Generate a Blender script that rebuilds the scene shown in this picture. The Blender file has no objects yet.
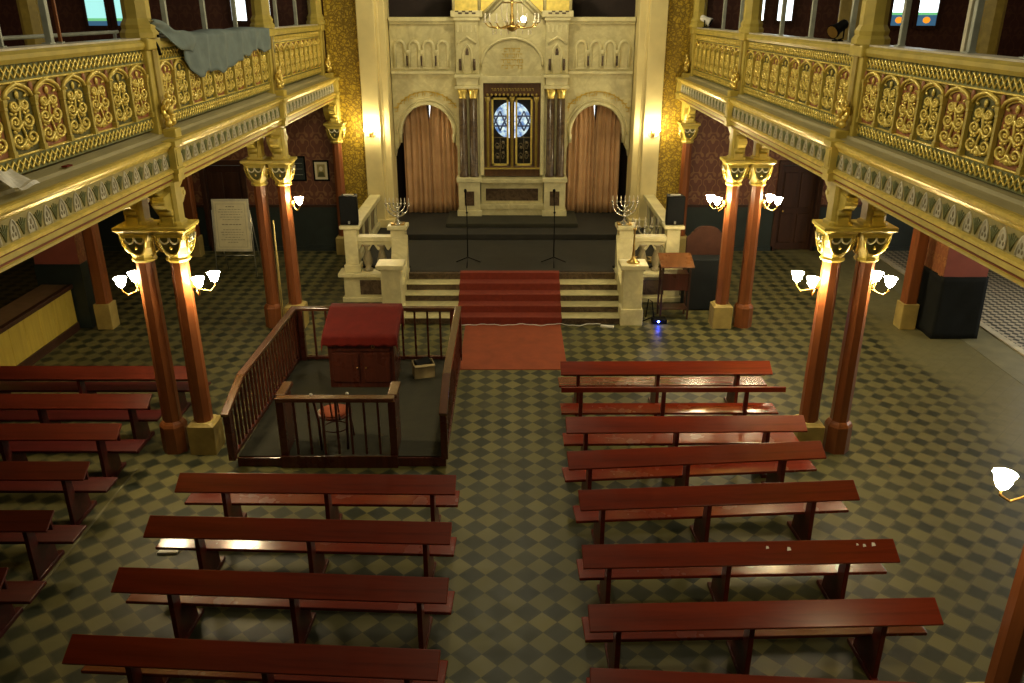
import bpy, bmesh, math, random
from math import sin, cos, pi, radians, atan2, hypot, sqrt
from mathutils import Vector, Matrix
random.seed(7)
SC = bpy.context.scene
COL = SC.collection

# ---------------------------------------------------------------- survey of the place
# lens 29 mm, eye 5.8 m above the floor; a photo pixel on a known plane gives a place in the hall
F, H = 825.0, 5.8
PIT = math.atan(332.5 / F)
CP, SP = cos(PIT), sin(PIT)
def onz(px, py, z=0.0):
    v = py - 341.5; t = (H - z) / (F * SP + v * CP)
    return ((px - 512) * t, (F * CP - v * SP) * t, z)
def ony(px, py, Y):
    v = py - 341.5; t = Y / (F * CP - v * SP)
    return ((px - 512) * t, Y, H - (F * SP + v * CP) * t)
def onx(px, py, X):
    v = py - 341.5; t = X / (px - 512)
    return (X, (F * CP - v * SP) * t, H - (F * SP + v * CP) * t)

# ---------------------------------------------------------------- mesh builder
class MB:
    def __init__(s):
        s.v = []; s.f = []; s.m = []; s.s = []
    def add(s, vs, fs, mat=0, smooth=False):
        b = len(s.v); s.v += [tuple(p) for p in vs]
        for f in fs:
            s.f.append([i + b for i in f]); s.m.append(mat); s.s.append(smooth)
        return s
    def box(s, x0, x1, y0, y1, z0, z1, mat=0):
        vs = [(x, y, z) for z in (z0, z1) for y in (y0, y1) for x in (x0, x1)]
        return s.add(vs, [(0, 2, 3, 1), (4, 5, 7, 6), (0, 1, 5, 4), (2, 6, 7, 3), (0, 4, 6, 2), (1, 3, 7, 5)], mat)
    def prism(s, poly, axis, a, b, mat=0, smooth=False):
        n = len(poly)
        def P(p, t):
            return {'x': (t, p[0], p[1]), 'y': (p[0], t, p[1]), 'z': (p[0], p[1], t)}[axis]
        s.add([P(p, a) for p in poly] + [P(p, b) for p in poly],
              [(i, (i + 1) % n, n + (i + 1) % n, n + i) for i in range(n)], mat, smooth)
        s.add([P(p, a) for p in poly], [tuple(range(n))[::-1]], mat)
        s.add([P(p, b) for p in poly], [tuple(range(n))], mat)
        return s
    def tube(s, path, r, n=6, mat=0, closed=False, smooth=True):
        path = [Vector(p) for p in path]; k = len(path)
        rs = r if isinstance(r, (list, tuple)) else [r] * k
        ref = Vector((0.31, 0.17, 0.93)); vs = []
        prevu = None
        for i, p in enumerate(path):
            if closed: d = path[(i + 1) % k] - path[i - 1]
            else: d = path[min(i + 1, k - 1)] - path[max(i - 1, 0)]
            if d.length < 1e-9: d = Vector((0, 0, 1))
            d.normalize()
            u = prevu - d * prevu.dot(d) if prevu is not None else None
            if u is None or u.length < 1e-4:
                u = d.cross(ref)
                if u.length < 1e-3: u = d.cross(Vector((1, 0, 0)))
            u.normalize(); prevu = u; w = d.cross(u)
            for j in range(n):
                a = 2 * pi * j / n
                vs.append(p + (u * cos(a) + w * sin(a)) * rs[i])
        fs = []
        for i in range(k if closed else k - 1):
            for j in range(n):
                i2 = (i + 1) % k
                fs.append((i * n + j, i * n + (j + 1) % n, i2 * n + (j + 1) % n, i2 * n + j))
        s.add(vs, fs, mat, smooth)
        if not closed:
            b = len(s.v) - len(vs)
            s.f.append([b + j for j in range(n)][::-1]); s.m.append(mat); s.s.append(False)
            s.f.append([b + (k - 1) * n + j for j in range(n)]); s.m.append(mat); s.s.append(False)
        return s
    def lathe(s, prof, n=16, c=(0, 0, 0), mat=0, smooth=True, phase=0.0, caps=True):
        vs = []
        for r, z in prof:
            for j in range(n):
                a = 2 * pi * j / n + phase
                vs.append((c[0] + r * cos(a), c[1] + r * sin(a), c[2] + z))
        fs = []
        for i in range(len(prof) - 1):
            for j in range(n):
                fs.append((i * n + j, i * n + (j + 1) % n, (i + 1) * n + (j + 1) % n, (i + 1) * n + j))
        s.add(vs, fs, mat, smooth)
        if caps:
            b = len(s.v) - len(vs); k = len(prof)
            if prof[0][0] > 1e-4:
                s.f.append([b + j for j in range(n)][::-1]); s.m.append(mat); s.s.append(False)
            if prof[-1][0] > 1e-4:
                s.f.append([b + (k - 1) * n + j for j in range(n)]); s.m.append(mat); s.s.append(False)
        return s
    def blob(s, c, r, n=8, k=5, mat=0, rot=None):
        if not isinstance(r, (list, tuple)): r = (r, r, r)
        vs = []; R = rot or Matrix.Identity(3)
        for i in range(k + 1):
            t = pi * i / k
            for j in range(n):
                a = 2 * pi * j / n
                q = R @ Vector((r[0] * sin(t) * cos(a), r[1] * sin(t) * sin(a), r[2] * cos(t)))
                vs.append((c[0] + q.x, c[1] + q.y, c[2] + q.z))
        fs = [(i * n + j, i * n + (j + 1) % n, (i + 1) * n + (j + 1) % n, (i + 1) * n + j) for i in range(k) for j in range(n)]
        return s.add(vs, fs, mat, True)
    def loft(s, rings, mat=0, smooth=False, caps=True):
        n = len(rings[0]); vs = [p for r in rings for p in r]
        fs = [(i * n + j, i * n + (j + 1) % n, (i + 1) * n + (j + 1) % n, (i + 1) * n + j) for i in range(len(rings) - 1) for j in range(n)]
        s.add(vs, fs, mat, smooth)
        if caps:
            s.add(rings[0], [tuple(range(n))[::-1]], mat); s.add(rings[-1], [tuple(range(n))], mat)
        return s
    def grid(s, fn, nu, nv, mat=0, smooth=True):
        vs = [fn(i / nu, j / nv) for j in range(nv + 1) for i in range(nu + 1)]
        fs = [(j * (nu + 1) + i, j * (nu + 1) + i + 1, (j + 1) * (nu + 1) + i + 1, (j + 1) * (nu + 1) + i) for j in range(nv) for i in range(nu)]
        return s.add(vs, fs, mat, smooth)
    def build(s, name, mats, parent=None, loc=None, bevel=0, solid=0):
        me = bpy.data.meshes.new(name)
        me.from_pydata(s.v, [], s.f)
        me.polygons.foreach_set('material_index', s.m)
        me.polygons.foreach_set('use_smooth', s.s)
        bm = bmesh.new(); bm.from_mesh(me)
        bmesh.ops.remove_doubles(bm, verts=bm.verts, dist=1e-5)
        bmesh.ops.recalc_face_normals(bm, faces=bm.faces)
        bm.to_mesh(me); bm.free()
        for m in (mats if isinstance(mats, (list, tuple)) else [mats]): me.materials.append(m)
        o = bpy.data.objects.new(name, me); COL.objects.link(o)
        if parent is not None: o.parent = parent
        if loc is not None: o.location = loc
        if solid:
            d = o.modifiers.new('thick', 'SOLIDIFY'); d.thickness = solid
        if bevel:
            d = o.modifiers.new('bev', 'BEVEL'); d.width = bevel; d.segments = 2; d.limit_method = 'ANGLE'; d.angle_limit = radians(40)
        return o

def thing(name, label, cat, loc=(0, 0, 0), rz=0.0, group=None):
    o = bpy.data.objects.new(name, None); COL.objects.link(o)
    o.empty_display_size = 0.1
    o.location = loc; o.rotation_euler = (0, 0, rz)
    return tag(o, label, cat, group)
def tag(o, label=None, cat=None, group=None, kind=None):
    if label: o['label'] = label
    if cat: o['category'] = cat
    if group: o['group'] = group
    if kind: o['kind'] = kind
    return o
def struct(name, mb, mats, bevel=0):
    return tag(mb.build(name, mats, bevel=bevel), kind='structure')
def share(o, parent, loc=None, rot=None):
    c = o.copy(); COL.objects.link(c); c.parent = parent
    if loc is not None: c.location = loc
    if rot is not None: c.rotation_euler = rot
    return c
def copy_tree(o, parent=None):
    c = o.copy(); COL.objects.link(c)
    if parent is not None: c.parent = parent
    for ch in [k for k in bpy.data.objects if k.parent == o]:
        copy_tree(ch, c)
    return c

# ---------------------------------------------------------------- materials
class NT:
    def __init__(s, name):
        s.m = bpy.data.materials.new(name); s.m.use_nodes = True
        s.t = s.m.node_tree; s.b = s.t.nodes['Principled BSDF']
        s.out = s.t.nodes['Material Output']
    def n(s, typ, **kw):
        k = s.t.nodes.new(typ)
        for a, b in kw.items(): setattr(k, a, b)
        return k
    def l(s, a, b): s.t.links.new(a, b)
    def setv(s, sock, v):
        if hasattr(v, 'is_output') or isinstance(v, bpy.types.NodeSocket): s.l(v, sock)
        else: sock.default_value = v
    def math(s, op, a, b=0.0, c=0.0):
        k = s.n('ShaderNodeMath', operation=op)
        for i, v in enumerate((a, b, c)): s.setv(k.inputs[i], v)
        return k.outputs[0]
    def mix(s, f, a, b):
        k = s.n('ShaderNodeMix', data_type='RGBA')
        s.setv(k.inputs[0], f)
        for i, v in ((6, a), (7, b)):
            s.setv(k.inputs[i], v if isinstance(v, bpy.types.NodeSocket) else (*v, 1.0))
        return k.outputs[2]
    def coord(s, scale=(1, 1, 1), rot=(0, 0, 0)):
        tc = s.n('ShaderNodeTexCoord'); mp = s.n('ShaderNodeMapping')
        mp.inputs['Scale'].default_value = scale; mp.inputs['Rotation'].default_value = rot
        s.l(tc.outputs['Object'], mp.inputs['Vector']); return mp.outputs['Vector']
    def noise(s, vec, scale, detail=3.0, rough=0.55, dist=0.0):
        k = s.n('ShaderNodeTexNoise')
        k.inputs['Scale'].default_value = scale; k.inputs['Detail'].default_value = detail
        k.inputs['Roughness'].default_value = rough; k.inputs['Distortion'].default_value = dist
        s.l(vec, k.inputs['Vector']); return k.outputs['Fac']
    def ramp(s, fac, lo, hi):
        k = s.n('ShaderNodeMapRange'); k.inputs[1].default_value = lo; k.inputs[2].default_value = hi
        s.l(fac, k.inputs[0]); return k.outputs[0]
    def bump(s, h, strength=0.3, dist=0.01):
        k = s.n('ShaderNodeBump'); k.inputs['Strength'].default_value = strength; k.inputs['Distance'].default_value = dist
        s.l(h, k.inputs['Height']); s.l(k.outputs[0], s.b.inputs['Normal'])
    def fin(s, col, rough=0.5, metal=0.0, spec=0.5, coat=0.0):
        s.setv(s.b.inputs['Base Color'], col if isinstance(col, bpy.types.NodeSocket) else (*col, 1.0))
        s.setv(s.b.inputs['Roughness'], rough); s.b.inputs['Metallic'].default_value = metal
        s.b.inputs['Specular IOR Level'].default_value = spec
        s.b.inputs['Coat Weight'].default_value = coat; s.b.inputs['Coat Roughness'].default_value = 0.12
        return s.m
def dim(c, k): return tuple(x * k for x in c)
def paint(name, col, rough=0.5, var=0.75, scale=6.0, metal=0.0, spec=0.5, coat=0.0, bump=0.0, stretch=(1, 1, 1)):
    t = NT(name); v = t.coord(stretch); f = t.ramp(t.noise(v, scale, 4.0), 0.3, 0.7)
    if bump: t.bump(t.noise(v, scale * 6, 2.0), bump, 0.004)
    return t.fin(t.mix(f, dim(col, var), dim(col, 1.08)), rough, metal, spec, coat)
def wood(name, col, rough=0.3, coat=0.3, axis=0, var=0.6):
    t = NT(name); sc = [14.0, 14.0, 14.0]; sc[axis] = 0.9
    v = t.coord(tuple(sc)); f = t.ramp(t.noise(v, 1.0, 5.0, 0.6, 0.4), 0.32, 0.68)
    g = t.ramp(t.noise(t.coord((1, 1, 1)), 3.0, 3.0), 0.35, 0.75)
    c = t.mix(f, dim(col, var), dim(col, 1.12)); c = t.mix(t.math('MULTIPLY', g, 0.3), c, dim(col, 0.7))
    t.bump(f, 0.06, 0.002)
    return t.fin(c, t.math('ADD', t.math('MULTIPLY', g, 0.12), rough), 0, 0.32, coat)
def marble(name, col, vein, scale=1.6, rough=0.4, amt=0.5):
    t = NT(name); v = t.coord()
    n1 = t.noise(v, scale, 6.0, 0.62, 1.2)
    ve = t.math('SUBTRACT', 1.0, t.ramp(t.math('ABSOLUTE', t.math('SUBTRACT', n1, 0.5)), 0.0, 0.09))
    cl = t.ramp(t.noise(v, scale * 2.3, 5.0, 0.6), 0.35, 0.7)
    c = t.mix(t.math('MULTIPLY', cl, 0.75), col, dim(col, 0.62)); c = t.mix(t.math('MULTIPLY', ve, amt), c, vein)
    return t.fin(c, rough)
def glow(name, col, strength):
    m = bpy.data.materials.new(name); m.use_nodes = True; t = m.node_tree
    b = t.nodes['Principled BSDF']; b.inputs['Base Color'].default_value = (*col, 1)
    b.inputs['Emission Color'].default_value = (*col, 1); b.inputs['Emission Strength'].default_value = strength
    return m

def tile_floor():
    t = NT('diamond_tile'); a = 0.2135
    tc = t.n('ShaderNodeTexCoord'); sp = t.n('ShaderNodeSeparateXYZ'); t.l(tc.outputs['Object'], sp.inputs[0])
    x = t.math('SUBTRACT', sp.outputs[0], -0.141); y = t.math('SUBTRACT', sp.outputs[1], 7.187)
    k = 1 / (a * sqrt(2))
    u = t.math('ADD', t.math('MULTIPLY', t.math('ADD', x, y), k), 200.5)
    w = t.math('ADD', t.math('MULTIPLY', t.math('SUBTRACT', x, y), k), 200.5)
    fu = t.math('FLOOR', u); fw = t.math('FLOOR', w)
    par = t.math('MODULO', t.math('ADD', fu, fw), 2.0)
    cx = t.n('ShaderNodeCombineXYZ'); t.l(fu, cx.inputs[0]); t.l(fw, cx.inputs[1])
    wn = t.n('ShaderNodeTexWhiteNoise', noise_dimensions='2D'); t.l(cx.outputs[0], wn.inputs['Vector'])
    r = wn.outputs['Value']
    light = t.mix(r, (0.098, 0.090, 0.027), (0.150, 0.134, 0.043))
    dark = t.mix(r, (0.012, 0.017, 0.009), (0.033, 0.036, 0.016))
    eu = t.math('ABSOLUTE', t.math('SUBTRACT', t.math('FRACT', u), 0.5)); ew = t.math('ABSOLUTE', t.math('SUBTRACT', t.math('FRACT', w), 0.5))
    v = t.coord(); ed = t.math('MAXIMUM', eu, ew)
    blot = t.noise(v, 6.0, 4.0, 0.65)
    # dark tiles are rubbed pale along their edges, most of all in the side aisles
    ais = t.ramp(t.math('ABSOLUTE', t.math('ADD', sp.outputs[0], t.math('MULTIPLY', t.math('SUBTRACT', blot, 0.5), 2.0))), 3.2, 5.2)
    rub = t.ramp(t.math('ADD', ed, t.math('MULTIPLY', t.math('SUBTRACT', blot, 0.5), 0.35)), 0.34, 0.5)
    rub = t.math('MULTIPLY', rub, t.math('ADD', 0.22, t.math('MULTIPLY', ais, 0.6)))
    dust = t.mix(blot, (0.070, 0.064, 0.027), (0.125, 0.112, 0.052))
    dark = t.mix(rub, dark, dust)
    light = t.mix(t.math('MULTIPLY', ais, 0.6), light, dust)
    c = t.mix(par, dark, light)
    wear = t.ramp(t.noise(v, 0.8, 4.0, 0.6), 0.42, 0.75)
    c = t.mix(t.math('MULTIPLY', wear, 0.30), c, (0.086, 0.080, 0.036))
    far = t.ramp(t.math('ADD', sp.outputs[0], t.math('MULTIPLY', t.math('SUBTRACT', t.noise(v, 0.9, 4.0), 0.5), 1.6)), 6.9, 7.5)
    c = t.mix(t.math('MULTIPLY', far, 0.93), c, t.mix(blot, (0.105, 0.096, 0.044), (0.16, 0.147, 0.068)))
    gr = t.math('GREATER_THAN', t.math('MAXIMUM', eu, ew), 0.484)
    c = t.mix(t.math('MULTIPLY', gr, 0.4), c, (0.035, 0.033, 0.02))
    t.bump(t.math('MULTIPLY', gr, -1.0), 0.15, 0.002)
    rg = t.math('ADD', t.math('MULTIPLY', t.noise(v, 5.0, 3.0), 0.25), 0.34)
    return t.fin(c, rg, 0, 0.30)
def small_tile():
    t = NT('small_check_tile'); a = 0.11
    tc = t.n('ShaderNodeTexCoord'); ck = t.n('ShaderNodeTexChecker'); ck.inputs['Scale'].default_value = 1 / a
    mp = t.n('ShaderNodeMapping'); mp.inputs['Rotation'].default_value = (0, 0, radians(45)); mp.inputs['Location'].default_value = (0.03, 0.02, 0.05)
    t.l(tc.outputs['Object'], mp.inputs[0]); t.l(mp.outputs[0], ck.inputs[0])
    ck.inputs['Color1'].default_value = (0.40, 0.36, 0.27, 1); ck.inputs['Color2'].default_value = (0.05, 0.05, 0.045, 1)
    return t.fin(ck.outputs[0], 0.45)
def damask(name, base, fig, k=1.0):
    t = NT(name); tc = t.n('ShaderNodeTexCoord'); sp = t.n('ShaderNodeSeparateXYZ'); t.l(tc.outputs['Object'], sp.inputs[0])
    h = t.math('ADD', sp.outputs[0], sp.outputs[1]); z = sp.outputs[2]
    a = t.math('MULTIPLY', t.math('SINE', t.math('MULTIPLY', h, 9.0 * k)), t.math('SINE', t.math('MULTIPLY', z, 6.5 * k)))
    b = t.math('MULTIPLY', t.math('SINE', t.math('MULTIPLY', h, 27.0 * k)), t.math('COSINE', t.math('MULTIPLY', z, 19.5 * k)))
    p = t.math('ADD', a, t.math('MULTIPLY', b, 0.45))
    f = t.math('LESS_THAN', t.math('ABSOLUTE', t.math('SUBTRACT', t.math('ABSOLUTE', p), 0.42)), 0.13)
    n = t.ramp(t.noise(t.coord(), 7.0, 4.0), 0.35, 0.7)
    c = t.mix(t.math('MULTIPLY', f, t.math('ADD', t.math('MULTIPLY', n, 0.5), 0.35)), base, fig)
    return t.fin(t.mix(t.math('MULTIPLY', n, 0.35), c, dim(base, 0.6)), 0.6)
def foliage_gold():
    t = NT('gilded_foliage_mosaic'); v = t.coord((1, 1, 1))
    vo = t.n('ShaderNodeTexVoronoi', feature='DISTANCE_TO_EDGE'); vo.inputs['Scale'].default_value = 8.0
    wv = t.n('ShaderNodeMapping'); t.l(v, wv.inputs[0]); t.l(wv.outputs[0], vo.inputs['Vector'])
    f = t.ramp(t.noise(v, 9.0, 3.0, 0.6, 2.5), 0.42, 0.56)
    e = t.ramp(vo.outputs['Distance'], 0.02, 0.12)
    c = t.mix(t.math('MULTIPLY', f, e), (0.24, 0.155, 0.012), (0.60, 0.42, 0.035))
    t.bump(t.math('MULTIPLY', f, e), 0.5, 0.01)
    return t.fin(c, 0.42, 0.25)

M = {}
M['floor'] = tile_floor(); M['check'] = small_tile()
M['concrete'] = paint('worn_concrete', (0.165, 0.155, 0.080), 0.55, 0.7, 2.2)
M['patch'] = paint('dusty_screed', (0.135, 0.125, 0.055), 0.55, 0.65, 2.5)
M['kerb'] = paint('pale_stone_kerb', (0.50, 0.46, 0.34), 0.5)
M['ochre'] = paint('ochre_paint', (0.56, 0.44, 0.085), 0.42, 0.78, 5.0)
M['ochre2'] = paint('deep_ochre_paint', (0.42, 0.31, 0.06), 0.45, 0.7, 7.0)
M['gold'] = paint('gilding', (0.84, 0.66, 0.15), 0.33, 0.75, 9.0, metal=0.35)
M['brightgold'] = paint('bright_gilding', (0.90, 0.70, 0.18), 0.26, 0.8, 12.0, metal=0.6)
M['green'] = paint('dull_green_paint', (0.17, 0.19, 0.065), 0.55, 0.7, 9.0)
M['darkgreen'] = paint('dark_green_paint', (0.115, 0.112, 0.030), 0.6, 0.7, 9.0)
M['redpan'] = paint('faded_red_paint', (0.36, 0.135, 0.05), 0.55, 0.7, 9.0)
M['redline'] = paint('brick_red_line', (0.30, 0.085, 0.030), 0.5)
M['ledge'] = paint('dusty_green_ledge', (0.42, 0.37, 0.19), 0.6, 0.78, 3.0, stretch=(4, 0.5, 4))
M['ivory'] = paint('ivory_paint', (0.62, 0.58, 0.42), 0.5)
M['frieze'] = paint('olive_frieze_ground', (0.40, 0.34, 0.13), 0.55, 0.75, 8)
M['sill'] = paint('pale_marble_sill', (0.62, 0.57, 0.44), 0.35)
M['colred'] = wood('red_brown_grained_paint', (0.235, 0.074, 0.022), 0.32, 0.25, axis=2, var=0.8)
M['pedestal'] = paint('yellow_stone', (0.42, 0.315, 0.095), 0.5, 0.75, 5)
M['cream'] = paint('cream_plaster', (0.76, 0.64, 0.29), 0.5, 0.9, 2.0)
M['marble'] = marble('cream_marble', (0.66, 0.60, 0.31), (0.40, 0.34, 0.16), 1.8, 0.4, 0.45)
M['marble2'] = marble('pale_marble', (0.74, 0.68, 0.37), (0.48, 0.42, 0.22), 1.3, 0.4, 0.35)
M['darkmarble'] = marble('brown_marble', (0.060, 0.034, 0.018), (0.26, 0.19, 0.10), 4.0, 0.3, 0.3)
M['mosaic'] = foliage_gold(); M['greymarble'] = marble('grey_brown_marble', (0.26, 0.22, 0.125), (0.40, 0.34, 0.2), 3.0, 0.35, 0.5)
M['darkwood'] = wood('dark_door_wood', (0.055, 0.022, 0.012), 0.4, 0.1, axis=2)
M['arkwood'] = wood('ark_wood', (0.095, 0.045, 0.016), 0.35, 0.2, axis=2)
M['pew'] = wood('red_varnished_wood', (0.185, 0.021, 0.005), 0.28, 0.22, axis=0)
M['pewseat'] = wood('polished_red_seat_wood', (0.17, 0.018, 0.006), 0.20, 0.5, axis=0, var=0.8)
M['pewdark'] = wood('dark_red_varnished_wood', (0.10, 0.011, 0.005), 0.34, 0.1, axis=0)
M['plum'] = wood('plum_red_painted_wood', (0.062, 0.006, 0.006), 0.4, 0.08, axis=0)
M['mahog'] = wood('mahogany', (0.085, 0.020, 0.011), 0.25, 0.4, axis=2)
M['rail'] = wood('worn_mahogany_rail', (0.155, 0.060, 0.022), 0.24, 0.5, axis=1)
M['velvet'] = paint('crimson_cloth', (0.135, 0.008, 0.004), 0.75, 0.8, 5.0, spec=0.25, bump=0.2)
M['carpet'] = paint('red_carpet', (0.20, 0.024, 0.008), 0.9, 0.8, 14.0, bump=0.3)
M['mat'] = paint('rust_carpet', (0.25, 0.048, 0.011), 0.9, 0.82, 4.0, bump=0.3)
M['darkcarpet'] = paint('charcoal_carpet', (0.020, 0.018, 0.012), 0.9, 0.75, 3.0, bump=0.3)
M['greencarpet'] = paint('green_grey_carpet', (0.028, 0.026, 0.012), 0.9, 0.75, 4.0, bump=0.3)
M['curtain'] = paint('dusty_pink_curtain', (0.56, 0.335, 0.165), 0.75, 0.85, 3.0)
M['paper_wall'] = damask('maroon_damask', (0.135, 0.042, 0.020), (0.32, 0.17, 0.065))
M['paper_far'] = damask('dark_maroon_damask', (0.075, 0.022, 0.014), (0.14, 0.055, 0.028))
M['dado'] = paint('dark_teal_dado', (0.020, 0.030, 0.026), 0.45, 0.7, 3.0)
M['maroon'] = paint('maroon_plaster', (0.30, 0.080, 0.058), 0.6, 0.85, 3)
M['pierpaper'] = damask('russet_damask', (0.26, 0.085, 0.030), (0.42, 0.20, 0.06), 1.6)
M['darkwall'] = paint('dark_recess', (0.030, 0.016, 0.011), 0.7)
M['navycloth'] = paint('blue_black_cloth', (0.010, 0.012, 0.012), 0.9, 0.8, 4, spec=0.2)
M['bluecloth'] = paint('blue_grey_cloth', (0.165, 0.215, 0.210), 0.85, 0.82, 5, bump=0.4)
M['black'] = paint('black_plastic', (0.006, 0.006, 0.006), 0.55, spec=0.08)
M['grille'] = paint('speaker_grille', (0.008, 0.009, 0.009), 0.8, spec=0.15)
M['steel'] = paint('brushed_metal', (0.55, 0.55, 0.48), 0.3, 0.85, 8, metal=0.8)
M['greypost'] = paint('pale_grey_paint', (0.42, 0.45, 0.38), 0.4)
M['brass'] = paint('brass', (0.55, 0.36, 0.10), 0.28, 0.8, 8, metal=0.85)
M['silver'] = paint('silver', (0.62, 0.60, 0.50), 0.25, 0.8, 10, metal=0.85)
M['candle'] = paint('candle_wax', (0.75, 0.68, 0.50), 0.5)
M['white'] = paint('white_paper', (0.78, 0.76, 0.68), 0.6, 0.92)
M['board'] = paint('cream_notice_sheet', (0.72, 0.66, 0.42), 0.6, 0.93)
M['ink'] = paint('grey_print', (0.30, 0.26, 0.15), 0.7)
M['card'] = paint('cardboard', (0.42, 0.32, 0.14), 0.7)
M['oldwood'] = paint('dull_dark_wood', (0.050, 0.020, 0.012), 0.8, 0.7, 6, spec=0.15)
M['counter'] = wood('yellow_panelling', (0.50, 0.385, 0.065), 0.4, 0.15, axis=2, var=0.85)
M['countertop'] = paint('pinkish_counter_top', (0.24, 0.155, 0.085), 0.4)
M['shade'] = glow('lit_glass_shade', (1.0, 0.80, 0.47), 240.0)
M['bulb'] = glow('lit_bulb', (1.0, 0.86, 0.6), 60.0)
M['candlebulb'] = glow('lit_candle_lamp', (1.0, 0.80, 0.46), 1000.0)
M['daylight'] = glow('daylit_glass', (0.86, 0.97, 1.0), 3.2)
M['greenglass'] = glow('green_stained_glass', (0.25, 0.85, 0.35), 0.6)
M['tealglass'] = glow('teal_stained_glass', (0.07, 0.20, 0.36), 0.5)
M['aqua'] = glow('pale_turquoise_glass', (0.42, 0.92, 0.88), 0.95)
M['orangeglass'] = glow('orange_stained_glass', (1.0, 0.34, 0.02), 1.0)
M['yellowglass'] = glow('yellow_stained_glass', (1.0, 0.80, 0.2), 1.0)
M['blueglass'] = paint('blue_leaded_glass', (0.09, 0.13, 0.33), 0.3)
def mottled():
    t = NT('daylit_round_glass'); v = t.coord(); f = t.ramp(t.noise(v, 9.0, 4.0, 0.6), 0.36, 0.62)
    c = t.mix(f, (0.10, 0.20, 0.50), (0.85, 0.95, 1.0)); t.l(c, t.b.inputs['Emission Color']); t.b.inputs['Emission Strength'].default_value = 1.3
    return t.fin(c, 0.3)
M['roundglass'] = mottled()
M['letters'] = paint('gilt_letters', (0.58, 0.39, 0.035), 0.45)
M['led'] = glow('blue_led', (0.05, 0.10, 1.0), 60.0)
M['ironwork'] = paint('dark_ironwork', (0.17, 0.13, 0.06), 0.4, metal=0.4)
M['amber'] = glow('lamplit_gilded_niche', (1.0, 0.72, 0.25), 0.35)
def clear_glass():
    m = bpy.data.materials.new('clear_glass'); m.use_nodes = True; t = m.node_tree
    for n in list(t.nodes):
        if n.type != 'OUTPUT_MATERIAL': t.nodes.remove(n)
    o = [n for n in t.nodes if n.type == 'OUTPUT_MATERIAL'][0]
    a = t.nodes.new('ShaderNodeBsdfTransparent'); g = t.nodes.new('ShaderNodeBsdfGlossy'); x = t.nodes.new('ShaderNodeMixShader')
    a.inputs[0].default_value = (0.86, 0.9, 0.88, 1); g.inputs['Roughness'].default_value = 0.06; x.inputs[0].default_value = 0.06
    t.links.new(a.outputs[0], x.inputs[1]); t.links.new(g.outputs[0], x.inputs[2]); t.links.new(x.outputs[0], o.inputs[0])
    return m
M['glass'] = clear_glass()

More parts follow.
